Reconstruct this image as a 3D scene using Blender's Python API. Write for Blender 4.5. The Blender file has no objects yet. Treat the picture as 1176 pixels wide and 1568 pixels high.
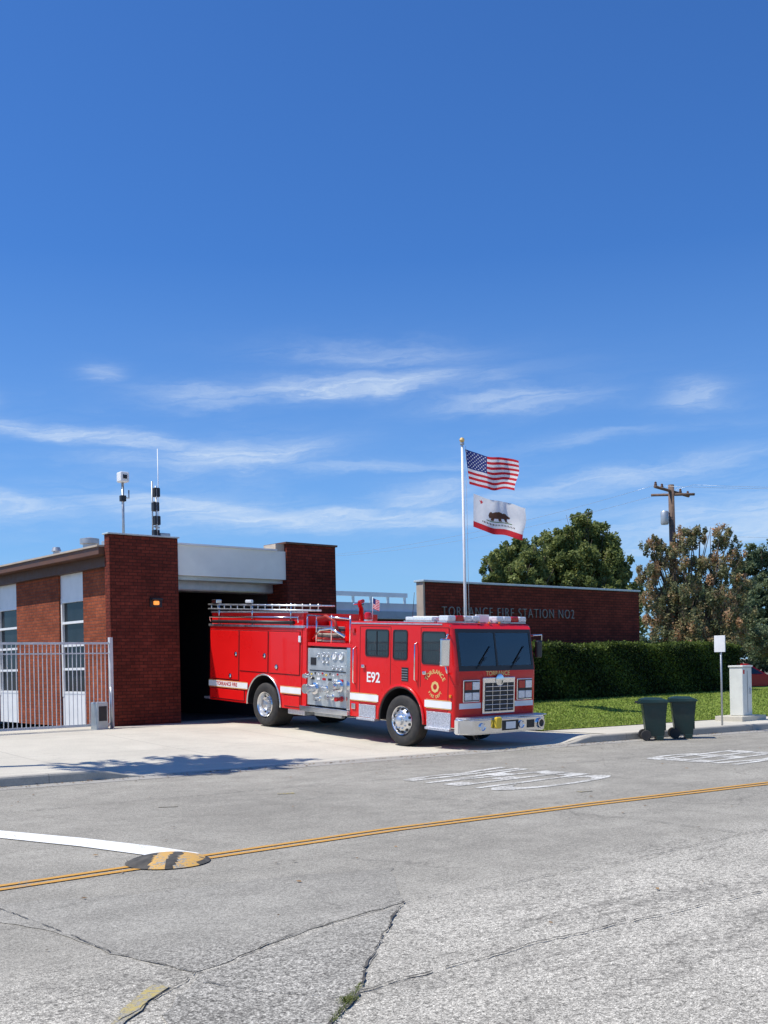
import bpy, bmesh, math, random
import numpy as np
from mathutils import Vector, Matrix
rnd=random.Random(7)
C=bpy.context; D=bpy.data; S=C.scene
F=1650.;H=1.7
CR=(.757,-.6534); CF=(.6534,.757)   # survey axes: metres right of / ahead of the viewpoint -> world
def V(X,Y): return (CR[0]*X+CF[0]*Y, CR[1]*X+CF[1]*Y)
# ---------------------------------------------------------------- helpers
def link(o,parent=None):
    S.collection.objects.link(o)
    if parent is not None: o.parent=parent
    return o
def empty(name,loc=(0,0,0),rot=(0,0,0)):
    e=D.objects.new(name,None); e.empty_display_size=.3; e.location=loc; e.rotation_euler=rot
    return link(e)
def mesh(name,v,f,mats,parent=None,mi=None,smooth=False,recalc=False):
    m=D.meshes.new(name); m.from_pydata([tuple(p) for p in v],[],[tuple(q) for q in f])
    if not isinstance(mats,(list,tuple)): mats=[mats]
    for k in mats: m.materials.append(k)
    if mi is not None: m.polygons.foreach_set('material_index',np.array(mi,dtype=np.int32))
    if recalc:
        b=bmesh.new(); b.from_mesh(m); bmesh.ops.recalc_face_normals(b,faces=b.faces); b.to_mesh(m); b.free()
    if smooth: m.polygons.foreach_set('use_smooth',[True]*len(m.polygons))
    m.update()
    return link(D.objects.new(name,m),parent)
def box(name,mat,x0,x1,y0,y1,z0,z1,parent=None,bev=0,seg=2):
    b=bmesh.new(); r=bmesh.ops.create_cube(b,size=1)
    for q in b.verts: q.co=Vector(((x0+x1)/2+q.co.x*(x1-x0),(y0+y1)/2+q.co.y*(y1-y0),(z0+z1)/2+q.co.z*(z1-z0)))
    if bev: bmesh.ops.bevel(b,geom=b.edges[:],offset=bev,segments=seg,affect='EDGES',profile=.5)
    m=D.meshes.new(name); b.to_mesh(m); b.free(); m.materials.append(mat)
    return link(D.objects.new(name,m),parent)
def tube(name,mat,pts,r,parent=None,n=8,r2=None):
    vs=[];fs=[];pts=[Vector(p) for p in pts];k=len(pts)
    for i,p in enumerate(pts):
        d=(pts[min(i+1,k-1)]-pts[max(i-1,0)]).normalized()
        a=d.orthogonal().normalized() if i==0 else (a-d*a.dot(d)).normalized()
        c=d.cross(a); rr=r if r2 is None else r+(r2-r)*i/(k-1)
        for j in range(n):
            th=2*math.pi*j/n; vs.append(p+(a*math.cos(th)+c*math.sin(th))*rr)
    for i in range(k-1):
        for j in range(n):
            fs.append((i*n+j,i*n+(j+1)%n,(i+1)*n+(j+1)%n,(i+1)*n+j))
    fs.append(tuple(range(n-1,-1,-1))); fs.append(tuple((k-1)*n+j for j in range(n)))
    o=mesh(name,vs,fs,mat,parent)
    sm=[True]*(len(fs)-2)+[False,False]; o.data.polygons.foreach_set('use_smooth',sm)
    return o
def lathe(name,mats,prof,axis_o,axis='x',parent=None,n=36,mi=None,sgn=1):
    vs=[];fs=[];m=[]
    for (r,h) in prof:
        for j in range(n):
            th=2*math.pi*j/n
            a,b=r*math.cos(th),r*math.sin(th)
            if axis=='x': vs.append((axis_o[0]+h*sgn,axis_o[1]+a,axis_o[2]+b))
            elif axis=='y': vs.append((axis_o[0]+a,axis_o[1]+h*sgn,axis_o[2]+b))
            else: vs.append((axis_o[0]+a,axis_o[1]+b,axis_o[2]+h*sgn))
    for i in range(len(prof)-1):
        for j in range(n):
            fs.append((i*n+j,i*n+(j+1)%n,(i+1)*n+(j+1)%n,(i+1)*n+j)); m.append(mi[i] if mi else 0)
    o=mesh(name,vs,fs,mats,parent,mi=m,recalc=True)
    try: o.data.set_sharp_from_angle(angle=math.radians(35))
    except Exception: pass
    o.data.polygons.foreach_set('use_smooth',[True]*len(o.data.polygons))
    return o
# ---------------------------------------------------------------- materials
class NT:
    def __init__(s,nt): s.nt=nt
    def n(s,t,**k):
        nd=s.nt.nodes.new(t)
        for a,b in k.items():
            if a.startswith('i_'):
                key=a[2:]; key=int(key) if key.isdigit() else key.replace('_',' ')
                s.set(nd.inputs[key],b)
            else: setattr(nd,a,b)
        return nd
    def set(s,sock,val):
        if isinstance(val,bpy.types.NodeSocket): s.nt.links.new(val,sock)
        elif isinstance(val,bpy.types.Node): s.nt.links.new(val.outputs[0],sock)
        else: sock.default_value=val
    def m(s,op,a,b=0.,c=None,clamp=False):
        nd=s.nt.nodes.new('ShaderNodeMath'); nd.operation=op; nd.use_clamp=clamp
        s.set(nd.inputs[0],a); s.set(nd.inputs[1],b)
        if c is not None: s.set(nd.inputs[2],c)
        return nd.outputs[0]
    def mix(s,f,a,b,bt='MIX'):
        nd=s.nt.nodes.new('ShaderNodeMixRGB'); nd.blend_type=bt
        s.set(nd.inputs[0],f); s.set(nd.inputs[1],a); s.set(nd.inputs[2],b); return nd.outputs[0]
    def ramp(s,f,pts,interp='LINEAR'):
        nd=s.nt.nodes.new('ShaderNodeValToRGB'); nd.color_ramp.interpolation=interp
        e=nd.color_ramp.elements
        while len(e)<len(pts): e.new(.5)
        for i,(p,c) in enumerate(pts):
            e[i].position=p; e[i].color=(c,c,c,1) if isinstance(c,(int,float)) else (*c,1)
        s.set(nd.inputs[0],f); return nd.outputs[0]
    def noise(s,vec,scale,detail=3,rough=.55,dist=0,out=0):
        nd=s.nt.nodes.new('ShaderNodeTexNoise'); s.set(nd.inputs['Vector'],vec)
        nd.inputs['Scale'].default_value=scale; nd.inputs['Detail'].default_value=detail
        nd.inputs['Roughness'].default_value=rough; nd.inputs['Distortion'].default_value=dist
        return nd.outputs[out]
def newmat(name):
    m=D.materials.new(name); m.use_nodes=True; nt=m.node_tree
    for x in list(nt.nodes): nt.nodes.remove(x)
    k=NT(nt); out=k.n('ShaderNodeOutputMaterial'); p=k.n('ShaderNodeBsdfPrincipled')
    nt.links.new(p.outputs[0],out.inputs[0])
    tc=k.n('ShaderNodeTexCoord')
    return m,k,p,tc.outputs['Object'],out
def c4(c): return (*c,1)
def simple(name,col,rough=.5,metal=0,var=.12,scale=6,bump=0,coat=0,spec=None,dirt=0):
    m,k,p,oc,out=newmat(name)
    n=k.noise(oc,scale,2)
    lo=tuple(max(0,x*(1-var)) for x in col); hi=tuple(min(1,x*(1+var)) for x in col)
    c=k.ramp(n,[(.3,lo),(.7,hi)])
    if dirt:
        d=k.ramp(k.noise(oc,scale*.35,5,.7),[(.45,0.),(.75,dirt)])
        c=k.mix(d,c,c4((.12,.1,.08)))
    k.set(p.inputs['Base Color'],c)
    r=k.ramp(n,[(.3,max(.02,rough*.85)),(.7,min(1,rough*1.15))])
    k.set(p.inputs['Roughness'],r); p.inputs['Metallic'].default_value=metal
    if coat: p.inputs['Coat Weight'].default_value=coat; p.inputs['Coat Roughness'].default_value=.04
    if spec is not None: p.inputs['Specular IOR Level'].default_value=spec
    if bump:
        b=k.n('ShaderNodeBump',i_Strength=bump,i_Distance=.01); k.set(b.inputs['Height'],k.noise(oc,scale*12,2)); k.set(p.inputs['Normal'],b.outputs[0])
    return m
def brickmat(name,c1,c2,mortar,bw=.24,bh=.083):
    m,k,p,oc,out=newmat(name)
    sp=k.n('ShaderNodeSeparateXYZ',i_0=oc)
    u=k.m('ADD',sp.outputs[0],sp.outputs[1])
    cb=k.n('ShaderNodeCombineXYZ'); k.set(cb.inputs[0],u); k.set(cb.inputs[1],sp.outputs[2])
    br=k.n('ShaderNodeTexBrick'); k.set(br.inputs['Vector'],cb.outputs[0])
    br.inputs['Scale'].default_value=1; br.inputs['Brick Width'].default_value=bw; br.inputs['Row Height'].default_value=bh
    br.inputs['Mortar Size'].default_value=.010; br.inputs['Mortar Smooth'].default_value=.3
    br.inputs['Color1'].default_value=c4(c1); br.inputs['Color2'].default_value=c4(c2); br.inputs['Mortar'].default_value=c4(mortar)
    br.inputs['Bias'].default_value=-.1
    n=k.ramp(k.noise(oc,1.3,5,.6),[(.3,.72),(.7,1.2)])
    n2=k.ramp(k.noise(oc,14,3,.6),[(.3,.8),(.7,1.2)])
    c=k.mix(1,br.outputs[0],n,'MULTIPLY'); c=k.mix(1,c,n2,'MULTIPLY')
    k.set(p.inputs['Base Color'],c); p.inputs['Roughness'].default_value=.9; p.inputs['Specular IOR Level'].default_value=.2
    b=k.n('ShaderNodeBump',i_Strength=.6,i_Distance=.012); k.set(b.inputs['Height'],k.m('MULTIPLY',br.outputs[1],-1.)); k.set(p.inputs['Normal'],b.outputs[0])
    return m
BR=brickmat('brick_shaded',(.20,.038,.022),(.12,.024,.015),(.055,.02,.015))  # darker brick copy: shade on the road-facing walls is put into the colour
BRL=brickmat('brick_sunlit',(.34,.085,.035),(.24,.055,.025),(.15,.07,.05))  # lighter brick copy: sun on the wing wall is put into the colour
RED=simple('paint_red',(.74,.008,.008),.3,0,.04,1.2,coat=.35,spec=.35)
REDD=simple('paint_red_cab',(.72,.008,.008),.3,0,.04,1.2,coat=.35,spec=.35)
WHT=simple('paint_white',(.84,.84,.82),.4,0,.05,3)
OFFW=simple('fascia_offwhite',(.90,.90,.80),.6,0,.04,2,dirt=.08)
CHR=simple('chrome',(.80,.81,.83),.12,1,.05,5)
ALU=simple('brushed_aluminium',(.70,.71,.72),.32,.9,.12,9)
DIA=simple('diamond_plate',(.66,.67,.69),.4,.85,.3,40,bump=.5)
BLK=simple('black_plastic',(.018,.018,.02),.45,0,.2,8)
RUB=simple('tyre_rubber',(.03,.029,.028),.8,0,.3,20,bump=.3,dirt=.3)
DRK=simple('dark_interior',(.02,.02,.022),.8,0,.3,1)
GLS=simple('dark_glass',(.016,.02,.022),.03,0,.3,1.5,spec=1.)
GLB=simple('window_glass',(.016,.022,.028),.12,0,.4,1.5,spec=.25)
GREY=simple('panel_grey',(.48,.51,.51),.38,.45,.15,4)
STEEL=simple('galvanised_steel',(.46,.48,.49),.45,.6,.12,6)
YEL=simple('yellow_plastic',(.8,.55,.04),.4)
GOLD=simple('gold_leaf',(.8,.55,.2),.35,.1)
REDL=simple('red_lens',(.5,.01,.01),.12,0,.1,5,coat=.5)
AMB=simple('amber_lens',(.8,.25,.02),.15,0,.1,5)
CLR=simple('clear_lens',(.78,.80,.82),.12,.2,.15,30)
BRN=simple('brown_trim',(.13,.06,.035),.6,0,.15,3)
TAN=simple('tan_trim_lit_end',(.50,.42,.33),.7,0,.1,3)  # roof edge trim; also paints the sunlit ends of pillar and sign wall
BLUEG=simple('bluegrey_trim',(.50,.60,.64),.6,0,.08,3)
BING=simple('bin_green',(.010,.034,.028),.45,0,.15,5,dirt=.25)
WOOD=simple('pole_wood',(.15,.10,.075),.85,0,.3,7,bump=.5)
BARK=simple('bark',(.12,.09,.065),.9,0,.3,9,bump=.6)
CAB=simple('cabinet_paint',(.72,.73,.66),.5,0,.06,4,dirt=.1)
def concrete(name,col,joint=3.0,stain=.45):
    m,k,p,oc,out=newmat(name)
    a=k.ramp(k.noise(oc,.5,5,.65),[(.3,.84),(.7,1.06)])
    b=k.ramp(k.noise(oc,45,2,.6),[(.3,.88),(.7,1.1)])
    c=k.mix(1,c4(col),a,'MULTIPLY'); c=k.mix(1,c,b,'MULTIPLY')
    sp=k.n('ShaderNodeSeparateXYZ',i_0=oc)
    jx=k.m('LESS_THAN',k.m('PINGPONG',k.m('ADD',sp.outputs[0],1.2),joint/2),.008)
    jy=k.m('LESS_THAN',k.m('PINGPONG',k.m('ADD',k.m('ADD',sp.outputs[1],k.m('MULTIPLY',sp.outputs[0],.145)),.7),joint/2),.008)
    j=k.m('MAXIMUM',jx,jy)
    st=k.ramp(k.noise(oc,.9,5,.75,.6),[(.56,0.),(.76,stain)])
    c=k.mix(st,c,c4(tuple(x*.55 for x in col)))
    c=k.mix(k.m('MULTIPLY',j,.6),c,c4((.16,.15,.13)))
    k.set(p.inputs['Base Color'],c); p.inputs['Roughness'].default_value=.85
    bp=k.n('ShaderNodeBump',i_Strength=.2,i_Distance=.01); k.set(bp.inputs['Height'],k.noise(oc,60,2)); k.set(p.inputs['Normal'],bp.outputs[0])
    return m
CONC=concrete('concrete',(.575,.54,.445)); KERB=concrete('kerb_concrete',(.40,.375,.32),2.0,.8); GUT=concrete('gutter_concrete',(.36,.342,.298),3.0,.8)
def asphalt(name,base_far,base_near,coarse=.5,crk=1.,seed=0.,ruts=1.):
    m,k,p,oc0,out=newmat(name)
    mp=k.n('ShaderNodeVectorMath',operation='ADD'); k.set(mp.inputs[0],oc0); mp.inputs[1].default_value=(seed,seed*.7,0); oc=mp.outputs[0]
    sp=k.n('ShaderNodeSeparateXYZ',i_0=oc0)
    dn=k.noise(oc,1.6,4,.65,out=1)
    wob=k.n('ShaderNodeVectorMath',operation='SCALE'); k.set(wob.inputs[0],dn); wob.inputs['Scale'].default_value=.5
    av=k.n('ShaderNodeVectorMath',operation='ADD'); k.set(av.inputs[0],oc); k.set(av.inputs[1],wob.outputs[0]); dv=av.outputs[0]
    big=k.noise(oc,.33,4,.6)
    yy=k.m('ADD',sp.outputs[1],k.m('MULTIPLY',big,2.0))
    near=k.ramp(k.m('DIVIDE',yy,10.),[(.62,1.),(.72,0.)])
    base=k.mix(near,c4(base_far),c4(base_near))
    c=k.mix(1,base,k.ramp(big,[(.3,.84),(.72,1.12)]),'MULTIPLY')
    c=k.mix(1,c,k.ramp(k.noise(dv,2.6,4,.7),[(.3,.84),(.7,1.12)]),'MULTIPLY')
    s1=k.noise(oc,120,1,.8); s2=k.noise(oc,46,2,.75); s3=k.noise(oc,19,3,.7)
    cf=k.m('ADD',coarse,k.m('MULTIPLY',near,1-coarse))
    c=k.mix(k.m('ADD',.35,k.m('MULTIPLY',cf,.6)),c,k.mix(1,c,k.ramp(s1,[(.34,.42),(.5,1.),(.64,1.65)]),'MULTIPLY'))
    c=k.mix(cf,c,k.mix(1,c,k.ramp(s2,[(.32,.42),(.5,1.),(.66,1.5)]),'MULTIPLY'))
    c=k.mix(cf,c,k.mix(1,c,k.ramp(s3,[(.36,.62),(.47,.98),(.66,1.18)]),'MULTIPLY'))
    v1=k.n('ShaderNodeTexVoronoi',feature='DISTANCE_TO_EDGE'); k.set(v1.inputs['Vector'],dv); v1.inputs['Scale'].default_value=.36
    k1=k.m('MULTIPLY',k.ramp(v1.outputs[0],[(.001,1.),(.006,0.)]),k.ramp(k.noise(oc,.8,2),[(.45,0.),(.6,.5)]))
    v3=k.n('ShaderNodeTexVoronoi',feature='DISTANCE_TO_EDGE'); k.set(v3.inputs['Vector'],dv); v3.inputs['Scale'].default_value=5.5
    k3=k.m('MULTIPLY',k.m('MULTIPLY',k.ramp(v3.outputs[0],[(.01,1.),(.08,0.)]),k.ramp(big,[(.47,0.),(.62,1.)])),k.m('MULTIPLY',near,.5))
    kk=k.m('MULTIPLY',k.m('MAXIMUM',k1,k3),crk)
    rt=k.noise(k.n('ShaderNodeMapping',i_Vector=dv,i_Rotation=(0,0,.05),i_Scale=(.42,2.6,1)).outputs[0],1.15,5,.75)
    rf=k.m('MULTIPLY',k.ramp(rt,[(.50,0.),(.60,1.)]),k.m('ADD',.12,k.m('MULTIPLY',near,.42)))
    rf=k.m('MULTIPLY',rf,k.ramp(s3,[(.38,1.),(.62,.25)]))
    c=k.mix(k.m('MULTIPLY',rf,ruts),c,c4((.105,.098,.086)))
    c=k.mix(k.m('MULTIPLY',kk,.75),c,c4((.06,.056,.05)))
    k.set(p.inputs['Base Color'],c); p.inputs['Roughness'].default_value=.95; p.inputs['Specular IOR Level'].default_value=.15
    bp=k.n('ShaderNodeBump',i_Strength=.45,i_Distance=.012); k.set(bp.inputs['Height'],k.m('ADD',s2,k.m('MULTIPLY',s1,.5))); k.set(p.inputs['Normal'],bp.outputs[0])
    return m
ASP=asphalt('asphalt',(.320,.302,.256),(.43,.406,.345))
ASPB=asphalt('asphalt_patch',(.30,.285,.245),(.315,.300,.260),.35,.6,13.,.35)
def paintmat(name,col,wear,soft=.08):
    m,k,p,oc,out=newmat(name)
    n=k.noise(oc,26,4,.75); n2=k.noise(oc,2.5,3,.6)
    f=k.ramp(k.m('ADD',k.m('MULTIPLY',n,.7),k.m('MULTIPLY',n2,.45)),[(wear,0.),(wear+soft,1.)])
    s1=k.ramp(k.noise(oc,110,1,.8),[(.34,.5),(.5,1.),(.64,1.5)])
    c=k.mix(f,k.mix(1,c4((.28,.266,.228)),s1,'MULTIPLY'),c4(col)); k.set(p.inputs['Base Color'],c); p.inputs['Roughness'].default_value=.8
    return m
PW=paintmat('road_paint_white',(.80,.80,.76),.40); PY=paintmat('road_paint_yellow',(.56,.29,.05),.44)
PWF=paintmat('road_paint_faded',(.72,.71,.65),.50,.16); PYF=paintmat('road_paint_yellow_faded',(.46,.36,.10),.56,.16)
TAR=simple('crack_tar',(.07,.065,.056),.95,0,.5,9)
def grassmat():
    m,k,p,oc,out=newmat('grass')
    c=k.ramp(k.noise(oc,1.2,5,.7),[(.3,(.13,.20,.03)),(.7,(.22,.28,.055))])
    c2=k.ramp(k.noise(oc,60,2,.8),[(.3,.6),(.7,1.4)])
    k.set(p.inputs['Base Color'],k.mix(1,c,c2,'MULTIPLY')); p.inputs['Roughness'].default_value=.95; p.inputs['Specular IOR Level'].default_value=.1
    return m
GRS=grassmat()
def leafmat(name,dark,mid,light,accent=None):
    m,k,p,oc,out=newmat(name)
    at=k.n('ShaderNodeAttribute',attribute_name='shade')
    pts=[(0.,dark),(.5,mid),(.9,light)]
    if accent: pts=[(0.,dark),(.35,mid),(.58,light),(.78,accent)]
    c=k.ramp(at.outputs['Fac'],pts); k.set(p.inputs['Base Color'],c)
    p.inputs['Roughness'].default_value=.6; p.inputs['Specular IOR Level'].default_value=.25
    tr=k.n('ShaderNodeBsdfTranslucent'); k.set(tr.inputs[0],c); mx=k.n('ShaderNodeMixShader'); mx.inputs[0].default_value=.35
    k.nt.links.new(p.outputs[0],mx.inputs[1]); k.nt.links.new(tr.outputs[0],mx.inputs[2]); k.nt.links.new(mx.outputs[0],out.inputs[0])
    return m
LF1=leafmat('leaf_green',(.08,.115,.035),(.20,.245,.075),(.36,.38,.13))
LF2=leafmat('leaf_rust',(.11,.125,.065),(.23,.245,.12),(.36,.30,.155),(.54,.32,.18))
LF3=leafmat('leaf_blue_green',(.07,.105,.06),(.15,.20,.10),(.26,.30,.16))
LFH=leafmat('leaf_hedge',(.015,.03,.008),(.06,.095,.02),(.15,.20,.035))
# ---------------------------------------------------------------- sun + sky
sd=Vector((.46,-.26,-1)).normalized()
sl=D.lights.new('sun','SUN'); sl.energy=5.0; sl.angle=math.radians(.5); sl.color=(1,.945,.86)
so=D.objects.new('sun',sl); so.rotation_euler=sd.to_track_quat('-Z','Y').to_euler(); link(so)
w=D.worlds.new('World'); S.world=w; w.use_nodes=True; nt=w.node_tree
for x in list(nt.nodes): nt.nodes.remove(x)
k=NT(nt); sky=k.n('ShaderNodeTexSky',sky_type='NISHITA'); sky.sun_disc=False
sky.sun_elevation=math.asin(-sd.z); sky.sun_rotation=math.atan2(-sd.x,-sd.y)
sky.air_density=1.0; sky.dust_density=.4; sky.ozone_density=2.2; sky.altitude=50
tc=k.n('ShaderNodeTexCoord'); g=tc.outputs['Generated']
sp=k.n('ShaderNodeSeparateXYZ',i_0=g)
el=k.m('ARCSINE',sp.outputs[2]); az=k.m('ARCTAN2',sp.outputs[0],sp.outputs[1])
cbv=k.n('ShaderNodeCombineXYZ'); k.set(cbv.inputs[0],k.m('MULTIPLY',az,7.)); k.set(cbv.inputs[1],k.m('MULTIPLY',el,26.))
wn=k.noise(cbv.outputs[0],1.3,5,.62)
elw=k.m('ADD',el,k.m('MULTIPLY',k.m('SUBTRACT',wn,.5),.034))
fib=k.n('ShaderNodeCombineXYZ'); k.set(fib.inputs[0],k.m('MULTIPLY',az,9.)); k.set(fib.inputs[1],k.m('MULTIPLY',k.m('SUBTRACT',elw,k.m('MULTIPLY',az,.07)),85.))
fn=k.noise(fib.outputs[0],1.2,6,.68,.8)
A0=.7119
# thin streaks: azimuth offset, elevation, half width, half height, tilt, strength (radians)
ST=[(-.02,.254,.085,.0075,.045,.85),(-.15,.246,.05,.008,.02,.5),(.08,.256,.04,.005,-.05,.35),(.00,.281,.07,.008,-.02,.4),(.125,.237,.055,.008,.03,.55),
(-.27,.207,.085,.0055,-.09,.85),(-.13,.193,.055,.009,.08,.85),(-.20,.186,.05,.006,-.02,.4),(.00,.182,.08,.004,-.02,.4),
(-.18,.146,.07,.008,-.06,.95),(-.05,.135,.13,.0075,-.02,.85),(-.34,.147,.06,.007,-.04,.75),(.045,.155,.035,.008,.12,.7),(.20,.160,.10,.007,.13,.6),
(.285,.232,.022,.009,0,.45),(-.36,.233,.012,.005,.1,.75),(-.25,.260,.014,.007,0,.4),(.34,.118,.12,.020,.03,.7),(.2,.20,.06,.004,.05,.3),(1.0,.2,.15,.015,.08,.6),(-1.1,.18,.2,.015,-.05,.6),(2.3,.25,.3,.02,.1,.5)]
acc=None
for (a,e,ru,rv,slp,stg) in ST:
    du=k.m('SUBTRACT',az,A0+a); dvv=k.m('SUBTRACT',k.m('SUBTRACT',elw,e),k.m('MULTIPLY',du,slp))
    q=k.m('ADD',k.m('POWER',k.m('ABSOLUTE',k.m('DIVIDE',du,ru*1.25)),2.),k.m('POWER',k.m('ABSOLUTE',k.m('DIVIDE',dvv,rv*1.25)),2.))
    v=k.m('DIVIDE',stg,k.m('ADD',1.,k.m('MULTIPLY',q,q)))
    acc=v if acc is None else k.m('MAXIMUM',acc,v)
fibre=k.ramp(fn,[(.32,0.),(.72,1.)])
veil=k.m('MULTIPLY',k.ramp(el,[(.07,.0),(.13,.20),(.20,.12),(.27,0.)]),k.ramp(wn,[(.45,0.),(.7,1.)]))
cl=k.m('ADD',k.m('MULTIPLY',acc,k.m('ADD',.30,k.m('MULTIPLY',fibre,.95))),k.m('MULTIPLY',veil,fibre),clamp=True)
haze=k.ramp(el,[(0.,.62),(.06,.42),(.16,.20),(.36,.0)])
skyc=k.mix(1,sky.outputs[0],c4((.50,1.02,1.74)),'MULTIPLY')
skyc=k.mix(haze,skyc,c4((4.4,7.1,10.2)))
fin=k.mix(k.m('MULTIPLY',cl,.78),skyc,c4((8.0,9.4,11.2)))
bg=k.n('ShaderNodeBackground'); k.set(bg.inputs[0],fin); bg.inputs[1].default_value=.085
wo=k.n('ShaderNodeOutputWorld'); nt.links.new(bg.outputs[0],wo.inputs[0])
# ---------------------------------------------------------------- camera
cam=D.cameras.new('camera'); co=D.objects.new('camera',cam); link(co)
cam.sensor_fit='VERTICAL'; cam.sensor_height=36; cam.sensor_width=27; cam.lens=36*F/1568
cam.shift_y=(1018-784)/1568; cam.clip_end=4000; cam.clip_start=.1
fw=Vector((CF[0],CF[1],0)).normalized()
Mx=Matrix.Translation((0,0,H))@Matrix.Rotation(-math.atan2(fw.x,fw.y),4,'Z')@Matrix.Rotation(math.pi/2,4,'X')@Matrix.Rotation(-.02,4,'Z')
co.matrix_world=Mx; S.camera=co
S.view_settings.view_transform='Standard'; S.view_settings.look='None'; S.view_settings.exposure=0
# ---------------------------------------------------------------- ground, road, kerbs
KT=lambda s:15.8-.145*(s-6.1)
def sheet(name,mat,pts,z,parent=None):
    return mesh(name,[(a,b,z) for a,b in pts],[tuple(range(len(pts)))],mat,parent)
DIRT=simple('ground_soil',(.20,.18,.13),.95,0,.3,.3)
sheet('ground',DIRT,[(-1500,-1500),(1500,-1500),(1500,1500),(-1500,1500)],-.05)
sheet('road',ASP,[(-200,-9),(200,-38),(200,KT(200)+.02),(-200,KT(-200)+.02)],0)
sheet('gutter',GUT,[(-60,KT(-60)-.45),(80,KT(80)-.45),(80,KT(80)-.001),(-60,KT(-60)-.001)],.004)
def strip(name,mat,pts,w,z,jit=0,parent=None,dens=.12):
    P=[]
    for (a,b),(c,d) in zip(pts[:-1],pts[1:]):
        n=max(1,int(math.hypot(c-a,d-b)/dens)) if jit else 1
        for i in range(n): P.append((a+(c-a)*i/n,b+(d-b)*i/n))
    P.append(pts[-1]); vs=[];fs=[]
    if jit:
        off=0; Q=[]
        for p in P:
            off=off*.8+rnd.uniform(-jit,jit); Q.append((p[0]+rnd.uniform(-jit,jit)*.5,p[1]+off))
        P=Q
    for i,p in enumerate(P):
        a=P[max(0,i-1)]; b=P[min(len(P)-1,i+1)]; d=Vector((b[0]-a[0],b[1]-a[1])).normalized(); n=Vector((-d.y,d.x))
        ww=w/2*(rnd.uniform(.1,1.6) if jit else 1)
        vs+= [(p[0]+n.x*ww,p[1]+n.y*ww,z),(p[0]-n.x*ww,p[1]-n.y*ww,z)]
    for i in range(len(P)-1):
        if jit and rnd.random()<.12: continue
        fs.append((2*i,2*i+1,2*i+3,2*i+2))
    return mesh(name,vs,fs,mat,parent)
def jig(pts,j=.02,dens=.12):
    P=[]; n0=len(pts)
    for i in range(n0):
        a,b=pts[i],pts[(i+1)%n0]; n=max(1,int(math.hypot(b[0]-a[0],b[1]-a[1])/dens))
        for q in range(n): P.append((a[0]+(b[0]-a[0])*q/n+rnd.uniform(-j,j),a[1]+(b[1]-a[1])*q/n+rnd.uniform(-j,j)))
    return P
rp=empty('road_patches')
sheet('resurfaced_patch',ASPB,jig([(2.6,8.05),(2.95,6.65),(2.96,5.99),(3.11,5.26),(4.13,5.59),(5.11,5.75),(5.89,6.78),(4.97,7.16),(3.85,7.44)]),.004,rp)
sheet('trench_patch',ASPB,jig([(2.6,4.75),(3.11,5.2),(4.13,5.52),(5.0,5.68),(4.55,5.28),(3.98,4.77),(3.61,4.43),(3.13,4.05),(2.3,3.6)]),.004,rp)
rm=empty('road_markings')
cl_=[(-60,8.6),(3.2,8.42),(5.5,8.40),(7.3,8.36),(10.1,8.08),(13.34,7.62),(20,6.6),(80,-2.5)]
strip('centre_line_a',PY,[(a,b+.075) for a,b in cl_],.075,.008,parent=rm)
strip('centre_line_b',PY,[(a,b-.075) for a,b in cl_],.075,.008,parent=rm)
mesh('limit_line',[(5.15,8.60,.009),(4.80,8.66,.009),(4.55,9.8,.009),(4.2,10.95,.009),(3.9,12.2,.009),(4.15,12.3,.009),(4.42,11.4,.009),(4.8,10.25,.009),(5.05,9.25,.009)],[(0,1,2,3,4,5,6,7,8)],PW,rm)
def text(name,body,mat,size,M,parent=None,ext=.002,sx=1,align='CENTER',space=1,off=0):
    cu=D.curves.new(name,'FONT'); cu.body=body; cu.size=size; cu.align_x=align; cu.align_y='CENTER'; cu.extrude=ext; cu.space_character=space; cu.offset=off
    o=D.objects.new(name+'_c',cu); link(o); C.view_layer.update()
    dg=C.evaluated_depsgraph_get(); m=D.meshes.new_from_object(o.evaluated_get(dg)); D.objects.remove(o)
    m.materials.clear(); m.materials.append(mat); m.transform(Matrix.Diagonal((sx,1,1,1))); m.name=name
    ob=D.objects.new(name,m); link(ob,parent); ob.matrix_local=M
    return ob
Rz=Matrix.Rotation(math.pi/2,4,'Z')
text('legend_clear','CLEAR',PWF,3.3,Matrix.Translation((11.8,10.8,.006))@Rz,rm,0,.25,off=.06)
text('legend_keep','KEEP',PWF,3.3,Matrix.Translation((16.7,10.2,.006))@Rz,rm,0,.27,off=.06)
strip('yellow_tick_a',PYF,[(6.55,11.9),(6.74,11.77)],.1,.007,parent=rm)
strip('yellow_tick_b',PYF,[(8.31,11.86),(8.5,11.74)],.1,.007,parent=rm)
strip('yellow_tick_c',PYF,[(11.0,8.95),(11.22,8.91)],.1,.007,parent=rm)
strip('yellow_edge_mark',PYF,[(2.2,4.6),(2.63,5.0),(2.84,5.16)],.07,.010,jit=.01,parent=rm)
cr=empty('road_cracks')
L={'A':[(5.11,5.75),(4.55,5.28),(3.98,4.77),(3.61,4.43),(3.13,4.05),(2.92,3.87)],
'B':[(2.39,4.78),(3.11,5.26),(4.13,5.59),(5.11,5.75),(6.24,5.64),(7.85,5.57),(9.79,5.6)],
'C':[(3.53,4.34),(4.21,4.35),(4.94,4.32),(5.95,4.24),(7.19,4.12),(9,4.0)],
'D':[(2.93,7.91),(2.97,6.65),(2.96,5.99),(3.11,5.26)],
'E':[(2.74,7.39),(3.85,7.44),(4.97,7.16),(5.89,6.78)],
'F':[(9.41,7.8),(9.49,6.73),(9.35,5.25)],
'G':[(8.89,11.26),(9.51,8.99),(9.41,7.8)],
'H':[(3.04,5.07),(3.17,4.7),(3.44,4.28)],
'J':[(-10,13.1),(4,13.0),(9,12.3),(16,11.2),(30,8.8)]}
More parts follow.
